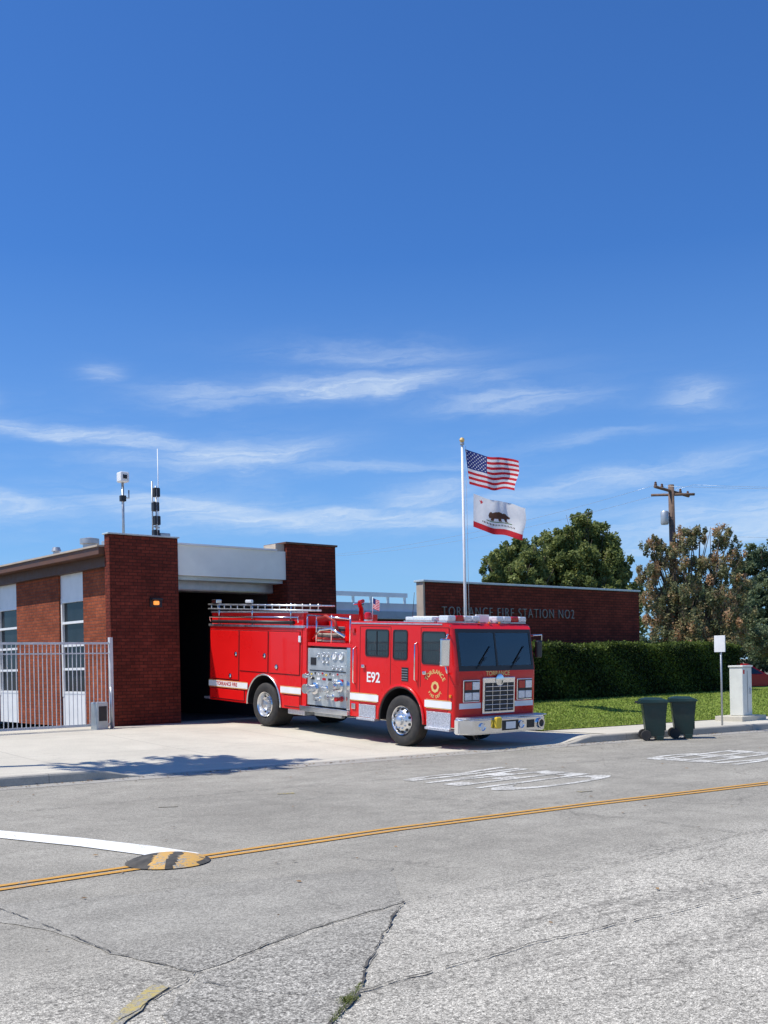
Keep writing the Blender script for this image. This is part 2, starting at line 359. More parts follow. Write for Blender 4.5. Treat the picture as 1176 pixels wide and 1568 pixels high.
W8={'A':.015,'C':.011,'B':.007,'D':.007,'E':.005,'F':.008,'G':.008,'H':.006,'J':.012}
for a,P in L.items(): strip('crack_'+a,TAR,P,W8[a],.012,jit=.012,parent=cr,dens=.05)
vs=[];fs=[]
for _ in range(420):
    u=rnd.random(); x=3.13+(3.61-3.13)*u+rnd.gauss(0,.010); y=4.05+(4.43-4.05)*u+rnd.gauss(0,.010)
    if rnd.random()<.5: x=3.40+rnd.gauss(0,.025); y=4.27+rnd.gauss(0,.02)
    a=rnd.random()*6.28; n=len(vs); h=rnd.uniform(.006,.02)
    vs+=[(x,y,.01),(x+.006*math.cos(a),y+.006*math.sin(a),.01),(x+.02*math.cos(a+1),y+.02*math.sin(a+1),.01+h)]; fs.append((n,n+1,n+2))
wd=mesh('crack_weeds',vs,fs,leafmat('weed',(.07,.09,.02),(.13,.16,.04),(.2,.22,.07)))
at=wd.data.attributes.new('shade','FLOAT','FACE'); at.data.foreach_set('value',[rnd.random() for _ in fs])
# dry leaves and grit gathered along the gutter and on the pavement
vs=[];fs=[]
for _ in range(900):
    s=rnd.uniform(-2,26); 
    if rnd.random()<.8: t=KT(s)-abs(rnd.gauss(0,.22))-.02; z=.012
    else: t=rnd.uniform(4.5,KT(s)-.3); z=.012
    a=rnd.random()*6.28; l=rnd.uniform(.012,.035); n=len(vs)
    c_,s_=math.cos(a)*l,math.sin(a)*l
    vs+=[(s-c_,t-s_,z),(s+s_*.5,t-c_*.5,z+.008),(s+c_,t+s_,z+.004),(s-s_*.5,t+c_*.5,z+.002)]; fs.append((n,n+1,n+2,n+3))
mesh('fallen_leaves',vs,fs,simple('dry_leaf',(.20,.12,.05),.9,0,.5,3))
def button():
    vs=[];fs=[];mi=[];nr=8;n=64
    for i in range(nr+1):
        r=.37*(1-i/nr); z=.010+.07*(1-(r/.37)**2)**.8
        for j in range(n):
            th=2*math.pi*j/n; vs.append((4.73+r*math.cos(th),8.44+r*math.sin(th),z))
    for i in range(nr):
        for j in range(n):
            fs.append((i*n+j,i*n+(j+1)%n,(i+1)*n+(j+1)%n,(i+1)*n+j))
            cx=sum(vs[q][0] for q in fs[-1])/4-4.73; cy=sum(vs[q][1] for q in fs[-1])/4-8.44
            d=(cx*.757-cy*.653); mi.append(1 if (-.10<d<.03 or .12<d<.30) else 0)
    mesh('raised_road_marker',vs,fs,[TAR,paintmat('marker_yellow',(.60,.35,.09),.47,.1)],mi=mi,smooth=True)
button()
def za(t): return min(.30,max(.012,.017+.052*(t-16.6)))
def sm(x): x=max(0,min(1,x)); return x*x*(3-2*x)
def zc(s,t):
    a=za(t); e=sm((8.3-s)/.9)+sm((s-17.0)/.9)
    return a+(max(a,.14)-a)*min(1,e)
def grid(name,mat,s0,s1,f0,f1,zf,ns,ntt,parent=None):
    vs=[];fs=[]
    for i in range(ns+1):
        s=s0+(s1-s0)*i/ns; a=f0(s); b=f1(s)
        for j in range(ntt+1):
            t=a+(b-a)*j/ntt; vs.append((s,t,zf(s,t)))
    for i in range(ns):
        for j in range(ntt):
            q=i*(ntt+1)+j; fs.append((q,q+ntt+1,q+ntt+2,q+1))
    return mesh(name,vs,fs,mat,parent,smooth=True)
grid('driveway',CONC,-12,18.4,lambda s:KT(s)+.14,lambda s:25.3,zc,150,60)
grid('sidewalk',CONC,18.4,80,lambda s:KT(s)+.14,lambda s:KT(s)+1.95,lambda s,t:.15,60,4)
grid('sidewalk.001',CONC,-60,-12,lambda s:KT(s)+.14,lambda s:25.3,lambda s,t:.15,20,4)
def lz(s,t):
    u=(t-(KT(s)+1.9))/(19.9-(KT(s)+1.9)); return .165+.45*sm(u*.95)*sm((s-18.2)/2+.35)
grid('lawn',GRS,18.4,80,lambda s:KT(s)+1.9,lambda s:max(24.,KT(s)+3),lz,80,20)
def kerb(name,s0,s1,ra,rb,low=False):
    n=int(abs(s1-s0)/.25)+1; vs=[];fs=[]
    for i in range(n+1):
        s=s0+(s1-s0)*i/n; h=.148*min(1,1 if not ra else sm((s-s0)/ra+.08),1 if not rb else sm((s1-s)/rb+.08)); h=max(h,.014)
        if low: h=.0135
        k0=KT(s)
        for (dy,z) in ((-.012,0.0),(0,h*.8),(.012,h*.96),(.035,h),(.15,h+.002)): vs.append((s,k0+dy,z))
    for i in range(n):
        for j in range(4):
            q=i*5+j; fs.append((q,q+5,q+6,q+1))
    return mesh(name,vs,fs,KERB)
kerb('kerb',-60,8.3,0,.9); kerb('kerb.001',17.1,80,.9,0); kerb('kerb.002',8.28,17.12,0,0,True)
def tufts():
    vs=[];fs=[];sh=[]
    for _ in range(30000):
        s=18.45+rnd.random()**1.5*16; t0=KT(s)+1.92; t=t0+rnd.random()*(20.2-t0); z=lz(s,t)
        a=rnd.random()*math.pi; h=rnd.uniform(.02,.05); wd=.018
        dx,dy=math.cos(a)*wd,math.sin(a)*wd; n=len(vs)
        vs+=[(s-dx,t-dy,z),(s+dx,t+dy,z),(s+rnd.uniform(-.03,.03),t+rnd.uniform(-.03,.03),z+h)]; fs.append((n,n+1,n+2)); sh.append(rnd.uniform(.3,1))
    o=mesh('grass',vs,fs,leafmat('grass_blade',(.13,.18,.03),(.20,.27,.05),(.31,.36,.08)))
    at=o.data.attributes.new('shade','FLOAT','FACE'); at.data.foreach_set('value',sh)
tufts()
# ---------------------------------------------------------------- foliage
def leafmesh(name,mat,P,sh,size,r,parent,sizes=None):
    n=len(P)
    a=r.normal(size=(n,3)); a/=np.linalg.norm(a,axis=1)[:,None]; b=np.cross(a,r.normal(size=(n,3))); b/=np.linalg.norm(b,axis=1)[:,None]
    sz=size*r.uniform(.6,1.4,size=n)[:,None]
    vs=np.stack([P-a*sz,P+b*sz*.5,P+a*sz,P-b*sz*.5],1).reshape(-1,3)
    m=D.meshes.new(name); m.vertices.add(4*n); m.vertices.foreach_set('co',vs.ravel().astype(np.float32))
    m.loops.add(4*n); m.loops.foreach_set('vertex_index',np.arange(4*n,dtype=np.int32)); m.polygons.add(n)
    m.polygons.foreach_set('loop_start',np.arange(0,4*n,4,dtype=np.int32)); m.update(calc_edges=True); m.materials.append(mat)
    at=m.attributes.new('shade','FLOAT','FACE'); at.data.foreach_set('value',sh.astype(np.float32))
    return link(D.objects.new(name,m),parent)
def leaves(name,mat,clumps,dens,size,seed,parent=None,sub_r=(.16,.34),nsub=34,zs=1.0,up=0.):
    r=np.random.RandomState(seed); allc=[];alls=[]
    for c in clumps:
        x,y,z,R=c[:4]; n=int(dens*R**2)
        ns=max(8,int(nsub*R)); sub=r.normal(size=(ns,3)); sub/=np.linalg.norm(sub,axis=1)[:,None]; sub[:,2]*=zs
        srad=r.uniform(*sub_r,size=ns)*R; sc=np.array([x,y,z])+sub*R*r.uniform(.35,1.12,size=ns)[:,None]
        idx=r.randint(0,ns,size=n); d=r.normal(size=(n,3)); d/=np.linalg.norm(d,axis=1)[:,None]
        d[:,2]*=1+up
        p=sc[idx]+d*(srad[idx]*(r.random_sample(n)**.45))[:,None]
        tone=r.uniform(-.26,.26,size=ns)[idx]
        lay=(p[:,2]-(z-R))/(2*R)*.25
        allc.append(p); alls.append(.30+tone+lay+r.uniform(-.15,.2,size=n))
    return leafmesh(name,mat,np.concatenate(allc),np.clip(np.concatenate(alls),0,1),size,r,parent)
def tree(name,mat,base,clumps,dens,size,seed,tr=.16,**kw):
    e=empty(name,(0,0,0)); bx,by,bz=base
    cx=sum(c[0] for c in clumps)/len(clumps); cy=sum(c[1] for c in clumps)/len(clumps); zm=min(c[2] for c in clumps)
    fork=(bx+(cx-bx)*.3,by+(cy-by)*.3,bz+max(.8,(zm-bz)*.75))
    tube('trunk',BARK,[(bx,by,bz-.1),(bx+.03,by,bz+(fork[2]-bz)*.5),fork],tr,e,10,tr*.7)
    for i,c in enumerate(clumps):
        md=((fork[0]+c[0])/2,(fork[1]+c[1])/2,(fork[2]+c[2])/2-.15*c[3])
        tube('limb_%d'%i,BARK,[fork,md,(c[0],c[1],c[2]+c[3]*.5)],tr*.5,e,6,.015)
        rr2=random.Random(seed*31+i)
        for q in range(4):
            a=rr2.uniform(0,6.28); zz=rr2.uniform(-.2,.9)
            tube('twig_%d_%d'%(i,q),BARK,[md,((md[0]+c[0])/2+.3*c[3]*math.cos(a),(md[1]+c[1])/2+.3*c[3]*math.sin(a),(md[2]+c[2])/2+.2),(c[0]+.85*c[3]*math.cos(a),c[1]+.85*c[3]*math.sin(a),c[2]+zz*c[3])],.035,e,5,.008)
    leaves('crown',mat,clumps,dens,size,seed,e,**kw)
    return e
def VC(l):
    o=[]
    for X,Y,Z,R in l: s,t=V(X,Y); o.append((s,t,Z,R))
    return o
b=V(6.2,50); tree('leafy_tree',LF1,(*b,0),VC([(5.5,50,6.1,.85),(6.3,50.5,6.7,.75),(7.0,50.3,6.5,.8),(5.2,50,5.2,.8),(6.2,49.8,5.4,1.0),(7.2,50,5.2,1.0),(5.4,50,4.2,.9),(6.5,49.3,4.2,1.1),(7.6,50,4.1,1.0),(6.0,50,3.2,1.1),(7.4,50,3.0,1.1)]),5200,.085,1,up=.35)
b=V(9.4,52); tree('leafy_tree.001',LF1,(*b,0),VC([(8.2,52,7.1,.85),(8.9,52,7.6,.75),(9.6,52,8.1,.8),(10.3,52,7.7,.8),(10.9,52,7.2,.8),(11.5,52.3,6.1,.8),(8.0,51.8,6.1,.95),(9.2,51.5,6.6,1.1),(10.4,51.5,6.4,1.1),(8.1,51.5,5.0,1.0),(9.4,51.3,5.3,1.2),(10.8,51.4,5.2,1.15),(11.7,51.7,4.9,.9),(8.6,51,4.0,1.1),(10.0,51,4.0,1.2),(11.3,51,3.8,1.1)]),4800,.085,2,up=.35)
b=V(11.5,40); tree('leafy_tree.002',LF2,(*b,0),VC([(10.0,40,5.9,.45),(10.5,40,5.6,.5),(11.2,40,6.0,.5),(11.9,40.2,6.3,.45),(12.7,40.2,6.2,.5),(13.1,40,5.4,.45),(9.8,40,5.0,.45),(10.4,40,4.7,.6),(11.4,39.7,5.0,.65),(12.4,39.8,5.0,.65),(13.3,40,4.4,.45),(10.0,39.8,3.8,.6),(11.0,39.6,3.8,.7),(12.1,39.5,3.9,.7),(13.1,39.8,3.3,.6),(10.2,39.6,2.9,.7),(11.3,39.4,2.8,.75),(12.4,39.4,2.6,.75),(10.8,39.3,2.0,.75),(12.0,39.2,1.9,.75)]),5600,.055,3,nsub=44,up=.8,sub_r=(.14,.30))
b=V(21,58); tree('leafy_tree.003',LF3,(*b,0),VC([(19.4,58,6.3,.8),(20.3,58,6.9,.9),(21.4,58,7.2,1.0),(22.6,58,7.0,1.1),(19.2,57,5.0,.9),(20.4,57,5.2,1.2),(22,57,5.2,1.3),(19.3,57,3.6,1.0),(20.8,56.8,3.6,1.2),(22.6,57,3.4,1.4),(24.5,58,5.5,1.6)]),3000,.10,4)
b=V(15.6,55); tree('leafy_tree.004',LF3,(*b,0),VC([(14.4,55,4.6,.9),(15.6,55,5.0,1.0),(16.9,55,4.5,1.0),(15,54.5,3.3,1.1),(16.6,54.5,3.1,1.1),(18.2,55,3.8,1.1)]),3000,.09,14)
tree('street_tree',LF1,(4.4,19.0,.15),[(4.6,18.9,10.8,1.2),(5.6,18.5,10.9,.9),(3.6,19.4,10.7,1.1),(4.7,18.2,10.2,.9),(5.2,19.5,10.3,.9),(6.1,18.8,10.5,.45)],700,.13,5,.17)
far=[]
rr=random.Random(3)
for i in range(40):
    X=-75+i*5.2; Y=120+rr.uniform(-8,8); far.append((X,Y,rr.uniform(2,3.6),rr.uniform(2.8,3.6)))
leaves('distant_trees',LF3,VC(far),420,.26,9)
leaves('shrub',LF3,VC([(14.6,43,2.5,.8),(15.8,43,1.9,.8),(17.0,44,1.6,.9),(16.2,46,2.4,.9),(18.3,45,1.5,.9),(16.3,43,1.0,.6)]),4000,.06,10)
def hedge():
    e=empty('hedge'); s0,s1,t0,t1,z0,z1=20.0,33.0,19.75,20.9,.5,2.14
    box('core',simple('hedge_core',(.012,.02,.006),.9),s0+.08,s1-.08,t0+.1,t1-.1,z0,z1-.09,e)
    r=np.random.RandomState(5); n=60000; u=r.random_sample(n)
    P=np.zeros((n,3)); S_=s0+(s1-s0)*r.random_sample(n)
    front=u<.6; top=(u>=.6)&(u<.94); end=u>=.94
    P[:,0]=S_; P[front,1]=t0; P[front,2]=z0-.05+(z1-z0+.05)*r.random_sample(front.sum())
    P[top,1]=t0+(t1-t0)*r.random_sample(top.sum()); P[top,2]=z1
    P[end,0]=np.where(r.random_sample(end.sum())<.5,s0,s1); P[end,1]=t0+(t1-t0)*r.random_sample(end.sum()); P[end,2]=z0+(z1-z0)*r.random_sample(end.sum())
    P+=r.normal(size=(n,3))*.036
    P[:,2]+=.045*np.sin(P[:,0]*1.7)+.03*np.sin(P[:,0]*5.1)
    P[:,1]+=np.where(front,.05*np.sin(P[:,0]*1.1+P[:,2]*2),0)
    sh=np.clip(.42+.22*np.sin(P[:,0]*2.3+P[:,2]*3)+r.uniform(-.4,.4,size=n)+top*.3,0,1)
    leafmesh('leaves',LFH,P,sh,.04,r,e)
hedge()
# ---------------------------------------------------------------- fire station
P_=empty('fire_station')
box('left_pillar',BR,12.32,14.25,24.6,24.85,.0,5.08,P_)
box('left_pillar_return',BR,13.95,14.25,24.852,25.8,.0,5.02,P_)
box('left_pillar_cap',BLUEG,12.28,14.29,24.56,24.9,5.083,5.12,P_,.008)
box('right_pillar',BR,17.72,19.45,24.6,25.6,.0,5.14,P_)
box('right_pillar_cap',BRN,17.66,19.5,24.55,25.65,5.143,5.20,P_,.008)
box('right_pillar_lit_side',TAN,17.42,17.716,24.72,25.3,4.75,5.14,P_)  # added tan block, paints the sunlit side of the pillar
box('bay_fascia',OFFW,14.255,17.715,24.66,25.2,4.14,4.93,P_)
box('bay_fascia_cap',WHT,14.255,17.41,24.62,25.25,4.933,4.98,P_)
box('bay_soffit',BLUEG,14.255,17.715,24.82,25.2,4.04,4.135,P_)
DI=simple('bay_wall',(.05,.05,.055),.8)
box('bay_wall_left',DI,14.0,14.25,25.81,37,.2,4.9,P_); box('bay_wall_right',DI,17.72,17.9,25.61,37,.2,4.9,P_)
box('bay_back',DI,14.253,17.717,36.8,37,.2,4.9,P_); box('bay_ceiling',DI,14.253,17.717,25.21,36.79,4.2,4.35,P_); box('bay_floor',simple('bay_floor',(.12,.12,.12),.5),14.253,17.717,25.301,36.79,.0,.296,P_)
box('rolled_door',STEEL,14.26,17.71,25.25,25.75,3.78,4.15,P_,.05)
for i in range(3): box('bay_locker_%d'%i,[GREY,REDL,BRN][i],14.3,14.7,27+i*2.2,28.6+i*2.2,.297,2.1+.2*i,P_,.01)
box('main_roof',simple('roof_gravel',(.45,.44,.42),.9),14.26,19.4,25.62,37,4.75,4.86,P_)
box('roof_hatch',WHT,14.6,16.0,28.5,29.6,4.9,5.34,P_,.04); box('roof_hatch_lid',WHT,14.55,16.05,28.45,29.65,5.343,5.42,P_,.03)
wx=12.62
box('wing_roof',BRN,12.17,14.0,24.87,48,4.60,4.78,P_); box('wing_roof_top',TAN,12.13,14.1,24.87,48.05,4.785,4.83,P_)
box('wing_beam',simple('fascia_brown_dark',(.09,.045,.03),.6),wx-.12,wx+.1,24.87,47.9,4.33,4.595,P_)
seq=[(24.87,26.75,'b'),(26.75,28.25,'w'),(28.25,31.2,'b'),(31.2,32.75,'w'),(32.75,35.7,'b'),(35.7,37.2,'w'),(37.2,40.2,'b'),(40.2,41.7,'w'),(41.7,47.9,'b')]
for i,(a,b_,ty) in enumerate(seq):
    if ty=='b': box('wing_brick_%d'%i,BRL,wx,wx+.25,a+.001,b_-.001,.2,4.328,P_)
    else:
        box('panel_top_%d'%i,WHT,wx+.06,wx+.2,a,b_,3.62,4.328,P_); box('panel_bottom_%d'%i,WHT,wx+.06,wx+.2,a,b_,.2,1.08,P_)
        box('glass_%d'%i,GLB,wx+.12,wx+.18,a,b_,1.083,3.617,P_)
        for z in (1.08,1.72,2.36,2.98,3.56): box('muntin_%d_%d'%(i,int(z*100)),WHT,wx+.05,wx+.118,a+.095,b_-.095,z,z+.065,P_)
        for y in (a+.02,b_-.09): box('stile_%d_%d'%(i,int(y*100)),WHT,wx+.045,wx+.117,y,y+.07,1.0,3.7,P_)
box('wing_core',DRK,wx+.26,13.99,24.9,47.8,.2,4.55,P_)
lathe('roof_vent',[STEEL],[(.18,0),(.18,.35),(.26,.36),(.26,.5),(0,.55)],(13.2,27.5,4.8),'z',P_,16)
lathe('roof_vent_b',[STEEL],[(.09,0),(.09,.3),(.14,.31),(.1,.42),(0,.42)],(13.0,29.2,4.8),'z',P_,12)
box('roof_unit',STEEL,13.0,13.5,26.0,26.4,4.8,5.12,P_,.02)
box('low_wing_wall',BR,19.46,26.5,27.0,27.3,.2,3.2,P_)
box('low_wing_fascia',BLUEG,19.46,26.6,26.6,27.3,3.203,3.45,P_)
box('low_wing_band',WHT,19.46,26.55,26.7,27.3,3.453,3.72,P_)
box('low_wing_roof',GREY,19.46,26.5,27.31,36,3.3,3.6,P_)
box('low_wing_rail',BLUEG,19.8,25.5,28.2,28.3,4.05,4.2,P_)
for i in range(8): box('rail_post_%d'%i,BLUEG,19.9+i*.78,19.98+i*.78,28.22,28.28,3.6,4.05,P_)
box('roof_ac_unit',GREY,20.4,21.6,29.5,30.6,3.6,4.35,P_,.03); box('roof_ac_unit_b',WHT,22.4,23.2,29.5,30.3,3.6,4.1,P_,.03)
for i in range(5): box('ac_louvre_%d'%i,BLK,20.5,21.5,29.48,29.497,3.72+i*.11,3.76+i*.11,P_)
nw=empty('station_sign_wall')
box('wall',BR,19.93,29.5,21.3,21.62,.3,3.92,nw); box('wall_end',TAN,19.86,19.927,21.33,21.6,.3,3.92,nw)  # wall_end: sunlit look of the brick end is put into its tan colour
box('coping',BLUEG,19.82,29.56,21.26,21.66,3.923,3.98,nw,.008)
text('lettering','TORRANCE FIRE STATION NO2',simple('letter_metal',(.26,.26,.23),.5,.2),.40,Matrix(((1,0,0,23.32),(0,0,-1,21.28),(0,1,0,3.12),(0,0,0,1))),nw,.02,.82,space=1.25,off=-.008)
wl=empty('wall_lamp')
box('backplate',BLK,13.40,13.74,24.55,24.598,3.28,3.52,wl,.01)
m,k,p,oc,out=newmat('lamp_glow'); p.inputs['Base Color'].default_value=(.9,.3,.05,1); p.inputs['Emission Color'].default_value=(1,.32,.06,1); p.inputs['Emission Strength'].default_value=1.1
k.set(p.inputs['Roughness'],k.ramp(k.noise(oc,9),[(0.,.2),(1.,.4)]))
box('lens',m,13.48,13.62,24.47,24.549,3.34,3.44,wl,.02); box('hood',BLK,13.4,13.7,24.42,24.549,3.46,3.51,wl,.01)
a1=empty('camera_mast')
tube('pole',STEEL,[(12.98,25.1,4.5),(12.98,25.1,6.55)],.035,a1); box('head',WHT,12.86,13.10,24.95,25.2,6.48,6.74,a1,.03); box('lens_face',BLK,12.92,13.03,24.94,24.949,6.56,6.66,a1)
box('bracket',BLK,12.91,13.05,25.04,25.16,6.0,6.15,a1,.01); tube('arm',STEEL,[(12.98,25.1,6.1),(13.15,25.1,6.1),(13.15,25.1,6.3)],.02,a1,6)
a2=empty('cellular_antenna')
for i,(dx,dy) in enumerate([(0,0),(.14,.06),(.07,-.1)]):
    tube('pole_%d'%i,STEEL,[(13.98+dx,25.4+dy,4.9),(13.98+dx,25.4+dy,6.65-.1*i)],.022,a2)
for z,dx in ((5.25,0),(5.62,.03),(5.98,0),(6.36,.03)): box('radio_%d'%int(z*100),BLK,13.96+dx,14.13+dx,25.28,25.44,z-.12,z+.12,a2,.02)
for z in (5.45,6.1): tube('clamp_%d'%int(z*10),STEEL,[(13.94,25.3,z),(14.2,25.45,z)],.02,a2,6)
tube('whip',WHT,[(14.22,25.5,4.9),(14.22,25.5,7.55)],.011,a2)
box('base_unit',STEEL,14.15,14.45,25.3,25.6,4.99,5.3,a2,.02)
# ---------------------------------------------------------------- gate fence
gf=empty('security_fence'); GM=simple('fence_paint',(.62,.63,.64),.45,.1,.1,5)
vs=[];fs=[]
def addbox(x0,x1,y0,y1,z0,z1):
    n=len(vs); vs.extend([(x,y,z) for x in (x0,x1) for y in (y0,y1) for z in (z0,z1)])
    fs.extend([tuple(n+i for i in q) for q in ((0,1,3,2),(4,6,7,5),(0,4,5,1),(2,3,7,6),(0,2,6,4),(1,5,7,3))])
s=-6.0
while s<12.0: addbox(s,s+.016,24.2,24.216,.36,2.33); s+=.105
mesh('pickets',vs,fs,GM,gf)
box('top_rail',GM,-6,12.06,24.185,24.235,2.333,2.385,gf); box('bottom_rail',GM,-6,12.06,24.185,24.235,.36,.42,gf); box('upper_rail',GM,-6,12.06,24.19,24.23,2.1,2.13,gf)
for x in (12.07,9.2,4,-2): box('post_%d'%int(x*10),GM,x,x+.08,24.16,24.26,.25,2.5,gf,.005)
box('gate_operator',GREY,11.5,11.8,23.75,24.1,.25,.95,gf,.03); box('gate_operator_panel',BLK,11.55,11.75,23.74,23.748,.5,.85,gf)
tube('post_bollard',STEEL,[(11.95,23.9,.25),(11.95,23.9,1.3)],.04,gf)
# ---------------------------------------------------------------- bins, sign, cabinet
def bin_(name,s,t,rot):
    e=empty(name,(s,t,.008),(0,0,rot))
    vs=[];z=[(.08,.16,.18),(.75,.205,.25),(.78,.215,.265),(.80,.215,.265)]
    for (h,a,b) in z: vs+=[(-a,-b,h),(a,-b,h),(a,b,h),(-a,b,h)]
    fs=[(3,2,1,0)]
    for i in range(3):
        for j in range(4): fs.append((i*4+j,i*4+(j+1)%4,(i+1)*4+(j+1)%4,(i+1)*4+j))
    fs.append((12,13,14,15)); o=mesh('body',vs,fs,BING,e)
    bm=bmesh.new(); bm.from_mesh(o.data); bmesh.ops.bevel(bm,geom=[x for x in bm.edges],offset=.012,segments=2,affect='EDGES'); bm.to_mesh(o.data); bm.free()
    box('foot',BING,-.17,.17,-.17,-.02,.0,.09,e,.01)
    vs=[(-.24,-.29,.79),(.24,-.29,.79),(.24,.31,.79),(-.24,.31,.79),(-.23,-.27,.83),(.23,-.27,.83),(.23,.29,.86),(-.23,.29,.86),(-.11,-.14,.885),(.11,-.14,.885),(.11,.17,.895),(-.11,.17,.895)]
    fs=[(0,1,5,4),(1,2,6,5),(2,3,7,6),(3,0,4,7),(4,5,9,8),(5,6,10,9),(6,7,11,10),(7,4,8,11),(8,9,10,11),(3,2,1,0)]
    mesh('lid',vs,fs,BING,e)
    tube('handle',BLK,[(-.2,.36,.80),(.2,.36,.80)],.016,e)
    for x in (-.18,.18): box('handle_arm_%d'%(x*100),BING,x-.015,x+.015,.26,.37,.77,.82,e)
    for x in (-.21,.21): lathe('wheel_%d'%(x*100),[RUB],[(0,-.03),(.10,-.03),(.11,-.015),(.11,.015),(.10,.03),(0,.03)],(x,.20,.11),'x',e,18)
    tube('axle',STEEL,[(-.21,.20,.11),(.21,.20,.11)],.012,e)
    box('badge',STEEL,-.06,.06,-.245,-.239,.60,.67,e)
    for x in (-.11,.11): box('rib_%d'%(x*100),BING,x-.012,x+.012,-.225,-.2,.2,.7,e)
bin_('trash_bin',19.12,13.48,.75); bin_('trash_bin.001',19.88,13.28,.7)
sg=empty('parking_sign'); tube('post',STEEL,[(22.1,13.72,.1),(22.1,13.72,2.22)],.022,sg)
box('panel',WHT,22.05,22.065,13.58,13.86,1.84,2.22,sg,.003); box('panel_back',STEEL,22.067,22.075,13.58,13.86,1.84,2.22,sg)
cb=empty('utility_cabinet'); box('base_slab',CONC,23.6,24.7,14.1,14.85,.12,.27,cb,.01); box('body',CAB,23.9,24.32,14.25,14.62,.27,1.46,cb,.02)
box('door_seam',BLK,24.1,24.11,14.245,14.249,.35,1.38,cb); box('cap',CAB,23.88,24.34,14.23,14.64,1.463,1.51,cb,.01); box('notice',REDL,23.92,23.98,14.243,14.249,1.30,1.40,cb)
box('handle',STEEL,24.2,24.23,14.225,14.249,.8,.95,cb)
# ---------------------------------------------------------------- flagpole
fp=empty('flagpole'); fx,fy=V(2.165,28.3)
tube('pole',WHT,[(fx,fy,.2),(fx,fy,4),(fx,fy,7.45)],.045,fp,12,.03)
lathe('ball',[GOLD],[(0,-.07),(.05,-.05),(.07,0),(.05,.05),(0,.07)],(fx,fy,7.56),'z',fp,16)
lathe('truck_cap',[STEEL],[(0,0),(.06,0),(.06,.05),(0,.06)],(fx,fy,7.44),'z',fp,12)
hx,hy=V(2.26,28.3); tube('halyard',WHT,[(hx,hy,7.4),(hx,hy,1.8)],.006,fp,5)
lathe('base_collar',[STEEL],[(0,0),(.14,0),(.12,.12),(.05,.18)],(fx,fy,.3),'z',fp,16)
def pip(x,y,poly):
    c=False;j=len(poly)-1
    for i in range(len(poly)):
        xi,yi=poly[i];xj,yj=poly[j]
        if (yi>y)!=(yj>y) and x<(xj-xi)*(y-yi)/(yj-yi)+xi: c=not c
        j=i
    return c
def flag(name,ht,hb,ft,fb,nu,nv,paint,mats,amp,ph):
    vs=[];fs=[];mi=[]
    for j in range(nv+1):
        v=j/nv
        for i in range(nu+1):
            u=i/nu
            X=(ht[0]*(1-u)+ft[0]*u)*(1-v)+(hb[0]*(1-u)+fb[0]*u)*v
            Z=(ht[1]*(1-u)+ft[1]*u)*(1-v)+(hb[1]*(1-u)+fb[1]*u)*v
            w_=math.sin(u*8.5+ph+v*1.4)+.45*math.sin(u*17+ph*2-v*2.5)
            Z+=.06*u*math.sin(u*8.5+ph+.8)-.06*math.sin(u*math.pi)
            X+=.025*math.sin(v*7+u*5)*u
            Y=28.3-.55*u+amp*w_*min(1,u*2.5); s,t=V(X,Y); vs.append((s,t,Z))
    for j in range(nv):
        for i in range(nu):
            q=j*(nu+1)+i; fs.append((q,q+1,q+nu+2,q+nu+1)); mi.append(paint((i+.5)/nu,(j+.5)/nv))
    return mesh(name,vs,fs,mats,fp,mi=mi,smooth=True)
def cloth(n,c):
    m,k,p,oc,out=newmat(n); cc=k.ramp(k.noise(oc,9,3),[(.3,tuple(x*.9 for x in c)),(.7,c)]); k.set(p.inputs['Base Color'],cc); p.inputs['Roughness'].default_value=.8
    tr=k.n('ShaderNodeBsdfTranslucent'); k.set(tr.inputs[0],cc); mx=k.n('ShaderNodeMixShader'); mx.inputs[0].default_value=.45
    k.nt.links.new(p.outputs[0],mx.inputs[1]); k.nt.links.new(tr.outputs[0],mx.inputs[2]); k.nt.links.new(mx.outputs[0],out.inputs[0]); return m
FR,FW,FB,FBR=cloth('cloth_red',(.72,.02,.035)),cloth('cloth_white',(.93,.93,.93)),cloth('cloth_blue',(.025,.045,.22)),cloth('cloth_brown',(.13,.06,.035))
stars=[]
for r_ in range(9):
    for c_ in range(6 if r_%2==0 else 5): stars.append((.4*( (c_*2+1+(r_%2))/12 ),7/13*(r_+1)/10))
def us(u,v):
    if u<.4 and v<7/13:
        for a,b in stars:
            if (abs(u-a)*1.7)**2+(v-b)**2<.016**2: return 1
        return 2
    return 0 if int(v*13)%2==0 else 1
bear=[(.25,.50),(.27,.42),(.31,.37),(.35,.40),(.42,.36),(.52,.34),(.60,.38),(.66,.36),(.71,.42),(.78,.47),(.76,.52),(.70,.53),(.70,.60),(.74,.64),(.66,.64),(.63,.55),(.56,.56),(.58,.64),(.50,.64),(.49,.57),(.40,.56),(.38,.64),(.30,.64),(.32,.57),(.27,.58)]
bear=[(.1+.8*a,b*.95) for a,b in bear]
star5=[(.15+.055*(1 if i%2==0 else .4)*math.sin(i*math.pi/5)*.65,.17-.055*1.6*(1 if i%2==0 else .4)*math.cos(i*math.pi/5)) for i in range(10)]
def ca(u,v):
    if v>.82: return 0
    if pip(u,v,star5): return 0
    if pip(u,v,bear): return 3
    if .62<v<.645 and .26<u<.76: return 4
    if .70<v<.755 and .18<u<.84 and (math.sin(u*210)>.1): return 3
    return 1
flag('us_flag',(2.24,7.32),(2.34,6.40),(3.60,6.90),(3.46,6.13),130,78,us,[FR,FW,FB],.085,.4)
flag('state_flag',(2.44,6.15),(2.42,5.28),(3.74,5.72),(3.64,4.88),150,80,ca,[FR,FW,FB,FBR,cloth('cloth_green',(.1,.2,.05))],.07,1.7)
